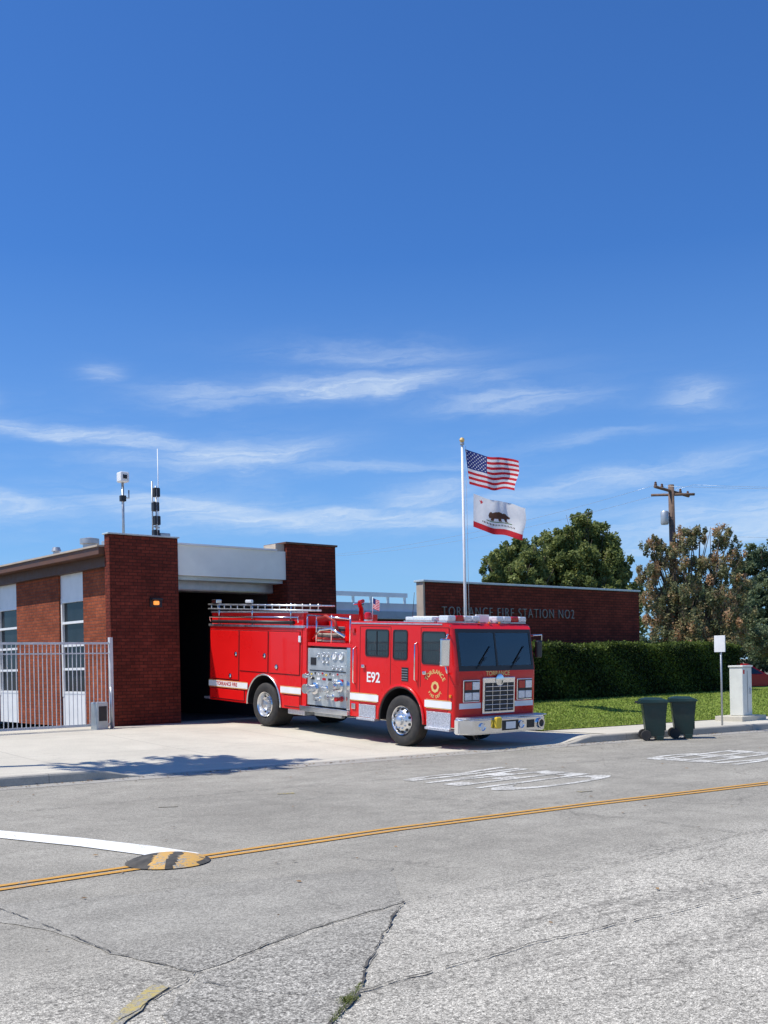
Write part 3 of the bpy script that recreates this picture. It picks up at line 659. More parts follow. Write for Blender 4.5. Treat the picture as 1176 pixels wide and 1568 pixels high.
# ---------------------------------------------------------------- utility pole and wires
up=empty('utility_pole'); X0=10.95
def U(X,Y,Z): s,t=V(X,Y); return (s,t,Z)
tube('pole',WOOD,[U(X0,40.5,0),U(X0,40.5,4),U(X0-.03,40.5,8.25)],.15,up,12,.11)
tube('crossarm',WOOD,[U(10.15,39.9,8.1),U(11.75,41.1,7.9)],.055,up,6); tube('crossarm_b',WOOD,[U(10.3,41.0,7.95),U(11.65,40.0,7.8)],.05,up,6)
for i,(x,y,z) in enumerate([(10.2,39.95,8.13),(10.5,40.2,8.09),(11.35,40.8,7.98),(11.7,41.05,7.93)]): lathe('insulator_%d'%i,[BRN],[(0,0),(.05,0),(.06,.05),(.04,.1),(.05,.13),(0,.17)],U(x,y,z),'z',up,10)
lathe('transformer',[GREY],[(0,0),(.13,0),(.15,.05),(.15,.45),(.12,.5),(0,.52)],U(X0-.32,40.4,6.75),'z',up,16)
tube('transformer_arm',STEEL,[U(X0-.3,40.4,7.2),U(X0,40.5,7.2)],.03,up,6)
pw=empty('power_lines')
def wire(a,b,sag,n=24):
    a=Vector(a);b=Vector(b); P=[a+(b-a)*(i/n)-Vector((0,0,sag*4*(i/n)*(1-i/n))) for i in range(n+1)]
    tube('wire_%d'%len(pw.children),STEEL,P,.0055,pw,4)
for x in (10.2,11.7):
    wire(U(x,40.3,8.2),U(x-15,62,8.0),.5); wire(U(x,40.3,8.2),U(x+26,31,8.1),.8)
wire(U(X0,40.5,6.4),U(X0+26,31,6.4),.8)
def car(name,loc,rot,mat):
    e=empty(name,loc,(0,0,rot))
    prof=[(-2.1,.35),(-2.15,.75),(-1.9,.95),(-1.3,1.0),(-.8,1.4),(.5,1.42),(1.15,1.0),(1.9,.88),(2.15,.7),(2.15,.35)]
    vs=[];n=len(prof)
    for y in (-.85,-.8,.8,.85):
        for (x,z) in prof: vs.append((x,y if z<1.05 else y*.82,z))
    fs=[tuple(range(n-1,-1,-1)),tuple(3*n+i for i in range(n))]
    for r_ in range(3):
        for i in range(n): fs.append((r_*n+i,r_*n+(i+1)%n,(r_+1)*n+(i+1)%n,(r_+1)*n+i))
    mesh('body',vs,fs,mat,e,recalc=True)
    for sgn in (-1,1):
        mesh('side_window_%d'%sgn,[(-1.15,sgn*.86,1.03),(-.78,sgn*.73,1.34),(.48,sgn*.73,1.36),(1.0,sgn*.86,1.03)],[(0,1,2,3)],GLS,e)
        for x in (-1.35,1.35): lathe('wheel_%d_%d'%(sgn,x*10),[RUB,ALU],[(0,.02),(.2,.02),(.2,.03),(.32,.03),(.33,-.0),(.33,-.18),(0,-.18)],(x,sgn*.86,.33),'y',e,20,mi=[1,1,0,0,0,0],sgn=sgn)
    return e
car('parked_car',(*V(13.3,41.5),.05),-.712,RED)

# ================================================================ FIRE ENGINE
PITCH=.052
TR=empty('fire_engine',(14.73,24.0,.41),(PITCH,0,0)); W=2.35
def fb(name,mat,w0,w1,f0,f1,z0,z1,bev=0,seg=2): return box(name,mat,w0,w1,-f1,-f0,z0,z1,TR,bev,seg)
def arc(cf,cz,r,z0,n=14):
    a0=math.asin((z0-cz)/r); P=[]
    for i in range(n+1):
        th=math.pi-a0+((a0)-(math.pi-a0))*i/n
        P.append((cf+r*math.cos(th),cz+r*math.sin(th)))
    return P
def prism(outline,w0,w1,archrange=None):
    bm=bmesh.new(); A=[bm.verts.new((w0,-f,z)) for f,z in outline]; B=[bm.verts.new((w1,-f,z)) for f,z in outline]
    n=len(outline); bm.faces.new(A); bm.faces.new(B[::-1])
    for i in range(n):
        fa=bm.faces.new((A[i],B[i],B[(i+1)%n],A[(i+1)%n]))
        if archrange and archrange[0]<=i<archrange[1]: fa.material_index=1
    bmesh.ops.recalc_face_normals(bm,faces=bm.faces)
    return bm
def fin_bm(bm,name,mats,smooth=True):
    m=D.meshes.new(name); bm.to_mesh(m); bm.free()
    for q in mats: m.materials.append(q)
    o=link(D.objects.new(name,m),TR)
    if smooth:
        m.polygons.foreach_set('use_smooth',[True]*len(m.polygons))
        try: m.set_sharp_from_angle(angle=math.radians(28))
        except Exception: pass
    return o
WR=.525; RF=2.47; FFx=7.42
out=[(0,.5)]+arc(RF,WR+.02,.70,.5)+[(3.98,.5),(3.98,2.38),(0,2.38)]
bm=prism(out,0,W,(1,15))
es=[e for e in bm.edges if abs(e.verts[0].co.x-e.verts[1].co.x)<1e-4 and not (e.verts[0].co.z<1.3 and -3.3<e.verts[0].co.y<-1.6)]
bmesh.ops.bevel(bm,geom=es,offset=.018,segments=2,affect='EDGES'); fin_bm(bm,'rear_body',[RED,BLK])
fb('rear_core',BLK,.62,W-.62,.3,3.9,.45,1.5)
def arch_trim(name,cf,r,mat,z0=.5,w=-.02,th=.022):
    P=[(w,-a,b) for a,b in arc(cf,WR+.02,r,z0,22)]; tube(name,mat,P,th,TR,6)
arch_trim('rear_arch_trim',RF,.70,ALU)
SEAM=simple('panel_gap',(.10,.004,.004),.6)
doors=[(.07,1.36,1.06,2.28),(1.42,2.62,1.30,2.28),(2.68,3.9,1.30,2.28),(.07,1.62,.56,.80),(3.32,3.92,.56,.80)]
for i,(a,b_,c_,d_) in enumerate(doors):
    fb('door_gap_%d'%i,SEAM,-.005,-.001,a-.018,b_+.018,c_-.018,d_+.018)
    fb('door_%d'%i,RED,-.020,-.006,a,b_,c_,d_,.006,1)
for i,(f_,z_) in enumerate([(1.25,1.7),(2.5,1.7),(1.0,1.15),(3.0,1.45)]):
    lathe('handle_%d'%i,[CHR],[(0,0),(.05,0),(.05,.015),(.03,.03),(0,.03)],(-.021,-f_,z_),'x',TR,14,sgn=-1)
    lathe('handle_ring_%d'%i,[BLK],[(.05,0.001),(.062,.001),(.062,.01),(.05,.01)],(-.021,-f_,z_),'x',TR,14,sgn=-1)
for a,b_ in ((0.0,1.78),(3.17,3.98)):
    fb('stripe_%d'%int(a*10),WHT,-.026,-.0215,a,b_,.86,1.0)
    for z_ in (.842,1.006): fb('pinstripe_%d_%d'%(a*10,z_*1000),GOLD,-.0255,-.0212,a,b_,z_,z_+.012)
for a,b_ in ((5.78,6.66),(8.17,8.88)):
    for z_ in (.842,1.006): fb('pinstripe_%d_%d'%(a*10,z_*1000),GOLD,-.0135,-.0055,a,b_,z_,z_+.012)
fb('stripe_rear',WHT,.1,W-.1,-.008,-.002,.86,1.0)
for z_ in (2.1,1.2):
    for w_ in (.12,W-.24): fb('tail_lamp_%d_%d'%(z_*10,w_*10),REDL,w_,w_+.12,-.03,-.001,z_,z_+.14,.01)
def sidetext(name,body,mat,size,f_,z_,sx=1,w=-.024,parent=TR,ang=0,off=0):
    return text(name,body,mat,size,Matrix(((0,0,-1,w),(-1,0,0,-f_),(0,1,0,z_),(0,0,0,1)))@Matrix.Rotation(ang,4,'Z'),parent,.001,sx,off=off)
sidetext('stripe_text','TORRANCE FIRE',REDL,.13,.85,.93,w=-.0275,off=.003)
fb('top_trim',ALU,-.03,W+.03,-.03,4.05,2.38,2.44,.008)
fb('hosebed_wall',RED,.06,.12,0,3.84,2.44,2.72); fb('hosebed_wall_far',RED,W-.12,W-.06,0,3.84,2.44,2.72); fb('hosebed_front',RED,.06,W-.06,3.85,3.94,2.44,2.72)
HOSE=simple('hose_cover',(.06,.06,.065),.8,0,.2,5,bump=.4); fb('hosebed_cover',HOSE,.13,W-.13,.05,3.8,2.5,2.70,.04)
fb('hosebed_rail',DIA,.03,.16,-.02,3.98,2.722,2.76,.006)
for z in (2.82,2.93): tube('ladder_rail_%d'%int(z*100),ALU,[(-.02,.05,z),(-.02,-4.7,z-.04)],.022,TR,6)
for i in range(16): tube('ladder_rung_%d'%i,ALU,[(-.02,-.1-i*.3,2.80),(-.02,-.1-i*.3,2.93)],.014,TR,6)
for z,w_ in ((2.93,.3),(2.93,.36)): tube('far_rail_%d'%int(w_*100),ALU,[(w_,.0,z),(w_,-4.7,z-.04)],.02,TR,6)
for f_ in (.4,1.9,3.5): tube('rack_post_%d'%int(f_*10),CHR,[(.02,-f_,2.44),(.02,-f_,2.95)],.018,TR,8)
tube('hand_rail',CHR,[(-.06,-.1,2.5),(-.07,-.1,2.62),(-.07,-3.9,2.62),(-.06,-3.9,2.5)],.018,TR,8)
tube('suction_hose',BLK,[(-.04,-.2,2.50),(-.04,-3.7,2.50)],.045,TR,10)
fb('scene_light',CHR,-.06,.1,.15,.4,2.96,3.06,.02); fb('scene_light_b',CLR,-.065,.02,1.7,1.95,2.96,3.04,.02)
# --- pump house
fb('pump_core',BLK,.12,W-.12,3.99,5.74,.62,1.98)
fb('pump_panel',GREY,.03,.119,4.16,5.60,.64,1.93,.008)
fb('pump_panel_trim',CHR,.0,.1,5.605,5.74,.62,1.975,.01); fb('pump_post',RED,.0,.12,3.985,4.15,.5,2.38,.01)
fb('pump_top_frame',RED,.02,W-.02,4.155,5.74,1.98,2.06,.01)
fb('crosslay_back',RED,.75,W-.75,3.99,5.74,2.063,2.55)
HS=[simple('hose_%d'%i,c_,.8,bump=.3) for i,c_ in enumerate([(.40,.37,.30),(.40,.04,.03),(.06,.06,.06)])]
for i in range(7): tube('crosslay_hose_%d'%i,HS[i%3],[(.18,-4.3,2.10+i*.05),(.18,-5.3,2.10+i*.05)],.03,TR,8)
tube('hose_loop',HS[1],[(.12,-4.35,2.5),(.05,-4.5,2.62),(.05,-4.8,2.66),(.06,-5.1,2.55),(.08,-5.2,2.3)],.035,TR,8)
tube('pipe_run',CHR,[(.06,-4.3,2.15),(.04,-4.6,2.35),(.04,-5.0,2.38),(.05,-5.5,2.2)],.03,TR,8)
for f_ in (4.1,4.45,5.0,5.66): tube('frame_post_%d'%int(f_*100),CHR,[(.05,-f_,2.06),(.05,-f_,2.68)],.018,TR,8)
tube('frame_top',CHR,[(.05,-4.1,2.68),(.05,-5.66,2.6)],.02,TR,8)
fb('running_board',DIA,-.05,.5,3.99,5.74,.50,.60,.01); fb('running_board_edge',CHR,-.07,-.052,3.99,5.74,.49,.61,.004)
def gauge(f_,z_,r,m=WHT):
    lathe('gauge_bezel_%d_%d'%(f_*100,z_*100),[CHR],[(r*.82,.012),(r*.9,.03),(r,.03),(r,0)],(.03,-f_,z_),'x',TR,18,sgn=-1)
    lathe('gauge_face_%d_%d'%(f_*100,z_*100),[m],[(0,.013),(r*.83,.013)],(.03,-f_,z_),'x',TR,18,sgn=-1)
    tube('needle_%d_%d'%(f_*100,z_*100),BLK,[(.014,-f_,z_-r*.2),(.014,-f_-r*.3,z_+r*.55)],.004,TR,4)
for f_,z_,r in [(5.15,1.78,.09),(5.38,1.78,.09),(4.9,1.80,.05),(4.75,1.80,.05),(4.9,1.66,.05),(4.75,1.66,.05),(5.1,1.52,.045),(5.25,1.52,.045),(5.4,1.52,.045),(4.55,1.78,.045)]: gauge(f_,z_,r)
def valve(f_,z_,r,l,m=CHR,cap=None):
    lathe('valve_%d_%d'%(f_*100,z_*100),[m],[(r*1.25,0),(r*1.25,.02),(r*.85,.03),(r*.85,l*.7),(r,l*.7),(r,l),(0,l)],(.03,-f_,z_),'x',TR,20,sgn=-1)
    if cap:
        for i in range(3):
            a=i*2.09; tube('cap_lug_%d_%d_%d'%(f_*100,z_*100,i),m,[(.03-l*.85,-f_+math.cos(a)*r,z_+math.sin(a)*r),(.03-l*.85,-f_+math.cos(a)*r*1.4,z_+math.sin(a)*r*1.4)],.012,TR,6)
valve(4.45,1.02,.11,.30,CHR,1); valve(5.35,1.12,.11,.26,CHR,1); valve(4.9,1.02,.06,.2,CHR,1); valve(5.1,.86,.055,.2,CHR,1); valve(4.62,.80,.045,.15); valve(4.3,1.3,.05,.22,CHR,1); valve(5.42,.84,.05,.18,REDL)
for i in range(9):
    f_=4.35+i*.135; tube('lever_%d'%i,CHR,[(.03,-f_,1.36-.03*(i%2)),(-.09,-f_,1.38-.03*(i%2))],.009,TR,6); lathe('knob_%d'%i,[[REDL,YEL,BLK,WHT][i%4]],[(0,0),(.022,.0),(.026,.02),(0,.04)],(-.09,-f_,1.38-.03*(i%2)),'x',TR,10,sgn=-1)
for i in range(6): fb('placard_%d'%i,[BLK,WHT,REDL][i%3],.022,.029,4.3+i*.21,4.42+i*.21,1.22,1.27)
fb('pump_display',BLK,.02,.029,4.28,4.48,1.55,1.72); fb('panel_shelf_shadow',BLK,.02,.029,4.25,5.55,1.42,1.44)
for f_ in (4.22,5.54):
    for z_ in (.7,1.0,1.3,1.6,1.88): lathe('bolt_%d_%d'%(f_*100,z_*100),[CHR],[(.014,0),(.012,.008),(0,.01)],(.03,-f_,z_),'x',TR,8,sgn=-1)
tube('deck_gun',REDL,[(.9,-5.0,2.5),(.9,-5.0,2.85),(.8,-5.05,2.95),(.6,-5.3,2.98),(.45,-5.6,3.0)],.06,TR,10,.04); tube('deck_gun_handle',CHR,[(.75,-4.9,2.95),(1.05,-4.9,2.95)],.02,TR,6)
lathe('beacon_base',[CHR],[(.1,0),(.1,.04),(.08,.05)],(.35,-5.9,2.55),'z',TR,16); lathe('beacon',[REDL],[(.08,.05),(.085,.16),(.06,.2),(0,.21)],(.35,-5.9,2.55),'z',TR,16)
# --- cab
out=[(5.76,.5),]+arc(FFx,WR+.02,.70,.5)+[(8.98,.5),(9.0,.75),(9.0,1.62),(8.86,2.42),(8.74,2.53),(5.76,2.56)]
bm=prism(out,0,W,(1,15))
big=[]
for e in bm.edges:
    a,b_=e.verts[0].co,e.verts[1].co
    if abs(a.x-b_.x)<1e-4 and min(-a.y,-b_.y)>8.8: big.append(e)
bmesh.ops.bevel(bm,geom=big,offset=.10,segments=4,affect='EDGES',profile=.5)
bm.normal_update()
wf=[f for f in bm.faces if f.normal.y<-.9 and f.calc_area()>1.0 and 1.8<f.calc_center_median().z<2.3]
bmesh.ops.delete(bm,geom=wf,context='FACES_ONLY')
fin_bm(bm,'cab',[REDD,BLK])
fb('cab_core',BLK,.62,W-.62,5.9,8.3,.45,1.2)
INT=simple('cab_lining',(.16,.17,.175),.8); SEAT=simple('seat_fabric',(.20,.21,.24),.85)
fb('lining_left',INT,.015,.03,6.8,8.80,1.25,2.50); fb('lining_right',INT,W-.03,W-.015,6.8,8.80,1.25,2.50); fb('lining_roof',INT,.031,W-.031,6.8,8.70,2.47,2.49); fb('lining_back',INT,.031,W-.031,6.8,6.83,1.25,2.469)
fb('cab_floor',INT,.031,W-.031,6.831,8.9,1.22,1.249)
fb('dashboard',simple('dash_vinyl',(.10,.10,.105),.6),.11,W-.11,8.55,8.93,1.40,1.66,.03)
fb('engine_cover',INT,.85,1.5,7.2,8.54,1.25,1.72,.05)
for i,w_ in enumerate((.22,1.6)):
    fb('seat_base_%d'%i,SEAT,w_,w_+.52,7.75,8.3,1.25,1.60,.05); fb('seat_back_%d'%i,SEAT,w_,w_+.52,7.60,7.75,1.50,2.16,.05); fb('headrest_%d'%i,SEAT,w_+.13,w_+.39,7.62,7.73,2.165,2.34,.04)
a_=[(1.87+.2*math.cos(t_/20*6.2832),-8.42-.07*math.sin(t_/20*6.2832),1.82+.17*math.sin(t_/20*6.2832)) for t_ in range(21)]; tube('steering_wheel',BLK,a_,.016,TR,6)
fb('visor_a',simple('visor',(.6,.6,.56),.7),.25,.85,8.50,8.53,2.30,2.45); fb('radio_stack',GREY,1.0,1.35,8.45,8.56,1.67,1.80,.01); fb('paper_on_dash',WHT,.55,.80,8.6,8.85,1.662,1.666)
arch_trim('front_arch_trim',FFx,.70,REDD,th=.03)
arch_trim('front_arch_rubber',FFx,.665,BLK,w=-.01)
fb('roof_edge_trim',ALU,-.012,W+.012,5.77,8.6,2.50,2.525,.004)
def rr_(f0,f1,z0,z1,r,w,n=4):
    P=[]
    for cx,cz,a0 in ((f1-r,z1-r,0),(f0+r,z1-r,90),(f0+r,z0+r,180),(f1-r,z0+r,270)):
        for i in range(n+1):
            a=math.radians(a0+90*i/n); P.append((w,-(cx+r*math.cos(a)),cz+r*math.sin(a)))
    return P
def quadwin(name,f0,f1,z0,z1,mat=GLS):
    o=rr_(f0-.03,f1+.03,z0-.03,z1+.03,.06,-.012); i_=rr_(f0,f1,z0,z1,.045,-.012); n=len(o)
    mesh(name+'_frame',o+i_+[(-.001,p[1],p[2]) for p in o],[(q,(q+1)%n,n+(q+1)%n,n+q) for q in range(n)]+[(q,(q+1)%n,2*n+(q+1)%n,2*n+q) for q in range(n)],BLK,TR)
    mesh(name+'_glass',rr_(f0,f1,z0,z1,.045,-.004),[tuple(range(n))],mat,TR)
quadwin('crew_window',6.28,6.98,1.84,2.36); quadwin('mid_window',7.17,7.56,1.80,2.36); quadwin('door_window',8.05,8.68,1.74,2.34)
fb('crew_slider',BLK,-.014,-.005,6.61,6.635,1.85,2.35)
def seam(f0,f1,z0,z1): fb('seam_%d_%d'%(f0*100,z0*100),SEAM,-.003,.002,f0,f1,z0,z1)
for f_ in (6.06,7.06,7.98,8.78): seam(f_,f_+.014,(.95 if 6.8<f_<8.0 else .8)+(.3 if 6.8<f_<8.1 else 0),2.44)
seam(6.076,7.058,2.44,2.452); seam(7.996,8.778,2.44,2.452); seam(6.076,6.75,.79,.802); seam(8.15,8.778,.79,.802)
fb('stripe_cab_rear',WHT,-.014,-.006,5.76,6.70,.86,1.0); fb('stripe_cab_front',WHT,-.014,-.006,8.13,8.90,.86,1.0)
fb('step_rear',DIA,-.02,-.002,6.07,6.62,.51,.78,.004); fb('step_front',DIA,-.02,-.002,8.2,8.88,.47,.78,.004)
fb('step_lip',DIA,-.07,.1,8.2,8.9,.42,.47,.006); fb('step_lip_rear',DIA,-.07,.1,6.05,6.65,.45,.5,.006)
sidetext('unit_number','E92',WHT,.30,6.52,1.36,1.0,-.006,off=.006)
for i,ch in enumerate('TORRANCE'):
    a=math.radians(150-120*i/7); sidetext('crest_t_%d'%i,ch,GOLD,.12,8.42+.28*math.cos(a),1.27+.28*math.sin(a)+.02,1,-.006,TR,a-math.pi/2,off=.002)
for i,ch in enumerate('FIRE DEPT'):
    a=math.radians(215+110*i/8); sidetext('crest_f_%d'%i,ch,GOLD,.08,8.42+.20*math.cos(a),1.27+.2*math.sin(a),1,-.006,TR,a+math.pi/2,off=.002)
lathe('crest',[GOLD,REDL],[(0,.002),(.06,.002),(.06,.003),(.115,.003),(.115,0)],(-.003,-8.42,1.27),'x',TR,8,mi=[1,0,0,0],sgn=-1)
for f_,z_ in ((6.16,1.56),(8.08,1.5)): fb('door_handle_%d'%int(f_*100),CHR,-.05,-.004,f_,f_+.1,z_,z_+.07,.012)
fb('vent_louvre',BLK,-.008,.001,7.42,7.62,1.34,1.62)
for i in range(5): fb('vent_blade_%d'%i,CHR,-.014,-.0085,7.43,7.61,1.36+i*.052,1.372+i*.052)
tube('grab_rail_a',CHR,[(-.004,-5.92,1.2),(-.07,-5.92,1.24),(-.07,-5.92,1.95),(-.004,-5.92,2.0)],.016,TR,8)
tube('grab_rail_b',CHR,[(-.004,-7.88,1.35),(-.07,-7.88,1.39),(-.07,-7.88,2.1),(-.004,-7.88,2.14)],.016,TR,8)
fb('marker_box',AMB,-.03,-.004,8.84,8.9,1.08,1.14,.008); fb('side_light',REDL,-.03,-.004,5.80,5.9,2.3,2.4,.01); fb('side_lamp',CHR,-.03,-.004,5.82,5.95,.66,.78,.01); fb('side_lamp_b',CLR,-.03,-.004,3.86,3.95,2.05,2.2,.01)
tube('mirror_arm',CHR,[(.0,-8.80,2.30),(-.2,-8.95,2.32),(-.22,-8.93,2.2)],.016,TR,8); tube('mirror_arm_low',CHR,[(.0,-8.80,1.55),(-.2,-8.95,1.58),(-.22,-8.93,1.7)],.016,TR,8)
fb('mirror',CHR,-.33,-.11,8.86,8.95,1.70,2.24,.03); fb('mirror_glass',GLS,-.30,-.14,8.852,8.859,1.74,2.20)
tube('mirror_arm_far',CHR,[(W,-8.80,2.30),(W+.2,-8.95,2.32),(W+.22,-8.93,2.2)],.016,TR,8); fb('mirror_far',BLK,W+.08,W+.24,8.86,8.95,1.84,2.2,.03)
def front_pt(w_,z_,off):
    f_=9.0-(z_-1.62)*(.14/.80); nx=Vector((0,-.80,.14)).normalized()
    return (w_,-f_+nx.y*off,z_+nx.z*off)
def slab(name,w0,w1,z0,z1,mat,o0,o1):
    A=[front_pt(a,b_,o0) for a,b_ in ((w0,z0),(w1,z0),(w1,z1),(w0,z1))]; B=[front_pt(a,b_,o1) for a,b_ in ((w0,z0),(w1,z0),(w1,z1),(w0,z1))]
    mesh(name,A+B,[(3,2,1,0),(4,5,6,7),(0,1,5,4),(1,2,6,5),(2,3,7,6),(3,0,4,7)],mat,TR,recalc=True)
m_,k_,p_,oc_,out_=newmat('windscreen_glass')
tb=k_.n('ShaderNodeBsdfTransparent'); tb.inputs[0].default_value=(.80,.90,.88,1); gl=k_.n('ShaderNodeBsdfGlossy'); gl.inputs['Roughness'].default_value=.02; gl.inputs[0].default_value=(.85,.95,1,1)
fr=k_.n('ShaderNodeFresnel'); fr.inputs[0].default_value=1.7; mx=k_.n('ShaderNodeMixShader'); k_.set(mx.inputs[0],k_.m('ADD',fr.outputs[0],k_.m('MULTIPLY',k_.noise(oc_,.8,1),.05)))
m_.node_tree.links.new(tb.outputs[0],mx.inputs[1]); m_.node_tree.links.new(gl.outputs[0],mx.inputs[2]); m_.node_tree.links.new(mx.outputs[0],out_.inputs[0]); WG=m_
slab('screen_frame_left',.085,.15,1.70,2.355,BLK,-.01,.012); slab('screen_frame_right',W-.15,W-.085,1.70,2.355,BLK,-.01,.012)
slab('screen_frame_low',.085,W-.085,1.60,1.70,BLK,-.012,.011); slab('screen_frame_top',.085,W-.085,2.355,2.43,BLK,-.012,.011); slab('screen_frame_mid',1.15,1.20,1.70,2.355,BLK,-.01,.012)
slab('windscreen_a',.15,1.15,1.70,2.355,WG,.0,.004); slab('windscreen_b',1.20,W-.15,1.70,2.355,WG,.0,.004)
for w_ in (.55,1.55): tube('wiper_%d'%int(w_*10),BLK,[front_pt(w_,1.64,.03),front_pt(w_+.30,1.86,.03)],.009,TR,5); tube('wiper_blade_%d'%int(w_*10),BLK,[front_pt(w_+.1,1.74,.02),front_pt(w_+.45,2.08,.02)],.010,TR,5)
fb('grille_frame',CHR,.72,1.65,9.0,9.05,.74,1.47,.015); fb('grille_dark',BLK,.77,1.60,9.048,9.056,.79,1.36)
for i in range(6): fb('grille_bar_%d'%i,CHR,.77,1.60,9.057,9.078,.83+i*.09,.843+i*.09,.004)
for w_ in (.97,1.185,1.4): fb('grille_rib_%d'%int(w_*100),CHR,w_-.006,w_+.006,9.0565,9.07,.79,1.36)
lathe('grille_badge',[CHR,BLK],[(0,.012),(.1,.01),(.12,0)],(1.185,-9.06,1.415),'y',TR,20,sgn=-1)
text('front_name','TORRANCE',GOLD,.125,Matrix(((1,0,0,1.18),(0,0,-1,-9.004),(0,1,0,1.545),(0,0,0,1))),TR,.002,1.05,off=.002)
for w0 in (.17,1.72):
    fb('lamp_bezel_%d'%int(w0*100),CHR,w0,w0+.46,9.0,9.045,.99,1.43,.012)
    fb('lamp_recess_%d'%int(w0*100),BLK,w0+.015,w0+.445,9.0452,9.0475,1.01,1.41)
    for i in range(2):
        fb('headlamp_%d_%d'%(w0*100,i),CLR,w0+.03+i*.21,w0+.22+i*.21,9.048,9.058,1.03,1.18,.01)
        fb('warning_lamp_%d_%d'%(w0*100,i),REDL if (i==0) else CLR,w0+.03+i*.21,w0+.22+i*.21,9.048,9.062,1.235,1.39,.01)
for a,b_ in ((.10,.70),(1.67,2.25)): fb('stripe_front_%d'%int(a*100),WHT,a,b_,9.001,9.006,.86,.97)
def bumper():
    ou=[(-.06,9.02),(-.06,9.16),(.14,9.36),(W-.14,9.36),(W+.06,9.16),(W+.06,9.02)]
    b=bmesh.new(); A=[b.verts.new((w_,-f_,.38)) for w_,f_ in ou]; B=[b.verts.new((w_,-f_,.68)) for w_,f_ in ou]; n=len(ou)
    b.faces.new(A); b.faces.new(B[::-1])
    for i in range(n): b.faces.new((A[i],B[i],B[(i+1)%n],A[(i+1)%n]))
    bmesh.ops.recalc_face_normals(b,faces=b.faces); bmesh.ops.bevel(b,geom=b.edges[:],offset=.022,segments=3,affect='EDGES'); fin_bm(b,'bumper',[CHR])
bumper()
fb('bumper_deck',DIA,.0,W,9.01,9.3,.681,.70,.004)
lathe('siren',[CHR,BLK],[(.0,.03),(.07,.03),(.075,.05),(.10,.05),(.11,.0)],(W-.28,-9.36,.53),'y',TR,20,mi=[1,0,0,0],sgn=-1)
for w_ in (.38,1.5): lathe('fog_lamp_%d'%int(w_*10),[CLR,CHR],[(.0,.012),(.06,.012),(.075,.03),(.08,.0)],(w_,-9.36,.53),'y',TR,18,mi=[0,1,1],sgn=-1)
fb('bumper_hose_tray',BLK,.95,1.42,9.361,9.366,.43,.63); fb('yellow_cap',YEL,.70,.86,9.36,9.45,.48,.71,.03)
fb('licence_plate',WHT,1.05,1.33,9.368,9.374,.46,.60); fb('bumper_speaker',BLK,1.68,1.9,9.361,9.37,.45,.61,.004)
tube('tow_eye',BLK,[(.3,-9.2,.36),(.3,-9.28,.28),(.38,-9.28,.28),(.38,-9.2,.36)],.02,TR,6)
fb('lightbar_base_a',ALU,.02,.95,8.42,8.70,2.545,2.575,.01); fb('lightbar_base_b',ALU,1.4,2.33,8.42,8.70,2.545,2.575,.01)
for i in range(4):
    fb('lightbar_a_%d'%i,[CLR,REDL,CLR,CLR][i],.04+i*.23,.255+i*.23,8.44,8.72,2.577,2.69,.025); fb('lightbar_b_%d'%i,[CLR,CLR,REDL,CLR][i],1.42+i*.23,1.635+i*.23,8.44,8.72,2.577,2.69,.025)
fb('lightbar_side',CLR,.0,.2,7.5,8.3,2.58,2.66,.02); fb('lightbar_side_base',ALU,.0,.24,7.45,8.35,2.55,2.578,.005)
fb('roof_sign',WHT,1.0,1.38,8.50,8.55,2.56,2.72,.01); fb('ac_unit',WHT,.8,1.6,6.8,7.6,2.56,2.68,.04)
tube('air_horn',CHR,[(.45,-7.6,2.62),(.45,-8.35,2.62)],.02,TR,8,.05)
tube('radio_aerial',BLK,[(1.2,-6.4,2.56),(1.2,-6.45,3.2)],.006,TR,5)
for i,f_ in enumerate((.6,.9,1.2)): lathe('marker_%d'%i,[AMB],[(.03,0),(.025,.03),(0,.035)],(f_+.28,-8.74,2.545),'z',TR,8)
tube('small_flag_staff',WHT,[(.9,-5.4,2.5),(.9,-5.4,3.1)],.008,TR,5)
vs=[];fs=[];mi=[]
for j in range(14):
    for i in range(9): vs.append((.9+.01*math.sin(i),-5.4-i*.028,3.08-j*.018-.008*i))
for j in range(13):
    for i in range(8): q=j*9+i; fs.append((q,q+1,q+10,q+9)); mi.append(2 if (i<4 and j<7) else j%2)
mesh('small_flag',vs,fs,[FR,FW,FB],TR,mi=mi)
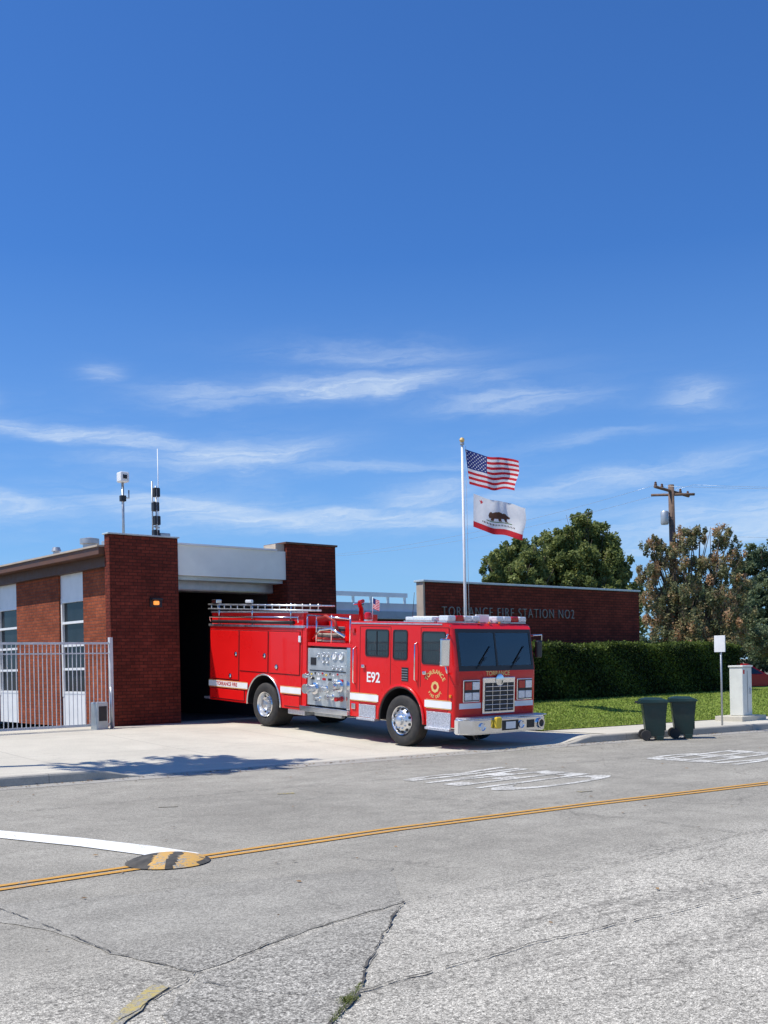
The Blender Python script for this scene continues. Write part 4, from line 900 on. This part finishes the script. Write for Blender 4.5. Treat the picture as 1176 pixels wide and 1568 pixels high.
fb('chassis',BLK,.55,1.8,.2,8.9,.42,.62); fb('fuel_tank',DIA,.1,.5,3.3,3.95,.36,.49,.02); fb('exhaust',STEEL,.2,.32,4.2,5.2,.38,.48,.02)
fb('rear_step',DIA,.05,W-.05,-.35,-.009,.5,.56,.01)
def wheel(name,f_,side,rear):
    e=D.objects.new(name,None); link(e,TR)
    x0=.02 if side<0 else W-.02; sg=side
    wd=.55 if rear else .30
    o=(x0,-f_,WR)
    tp=[(.30,-.02),(.33,.0),(.43,.015),(.49,.0),(.52,-.03),(WR,-.07),(WR,-wd+.03),(.49,-wd),(.3,-wd)]
    lathe('tyre',[RUB],tp,o,'x',e,48,sgn=sg)
    for q in range(3): lathe('groove_%d'%q,[BLK],[(WR+.001,-.11-q*.06),(WR+.001,-.125-q*.06)],o,'x',e,40,sgn=sg)
    if rear: rp=[(.305,-.01),(.295,.005),(.28,-.02),(.25,-.10),(.20,-.13),(.13,-.13),(.125,-.03),(.10,.03),(0,.04)]
    else: rp=[(.305,-.01),(.295,.005),(.28,-.02),(.255,-.06),(.20,.01),(.14,.03),(.10,.04),(.095,.10),(.06,.12),(0,.12)]
    lathe('rim',[ALU],rp,o,'x',e,40,sgn=sg)
    lathe('rim_lip',[CHR],[(.31,-.005),(.302,.012),(.29,.004)],o,'x',e,40,sgn=sg)
    for q in range(10):
        a=2*math.pi*q/10; c=(x0+sg*(-.128 if rear else .018),-f_+.165*math.cos(a),WR+.165*math.sin(a)); lathe('nut_%d'%q,[CHR],[(.018,0),(.016,.035),(0,.04)],c,'x',e,6,sgn=sg)
        c=(x0+sg*(-.112 if rear else -.012),-f_+.232*math.cos(a+.3),WR+.232*math.sin(a+.3)); lathe('hand_hole_%d'%q,[BLK],[(0,.012),(.028,.012),(.03,-.02)],c,'x',e,12,sgn=sg)
    return e
wheel('front_wheel',FFx,-1,False); wheel('front_wheel_far',FFx,1,False); wheel('rear_wheel',RF,-1,True); wheel('rear_wheel_far',RF,1,True)
fb('front_axle',BLK,.3,W-.3,FFx-.08,FFx+.08,.42,.56); fb('rear_axle',BLK,.5,W-.5,RF-.1,RF+.1,.42,.62)
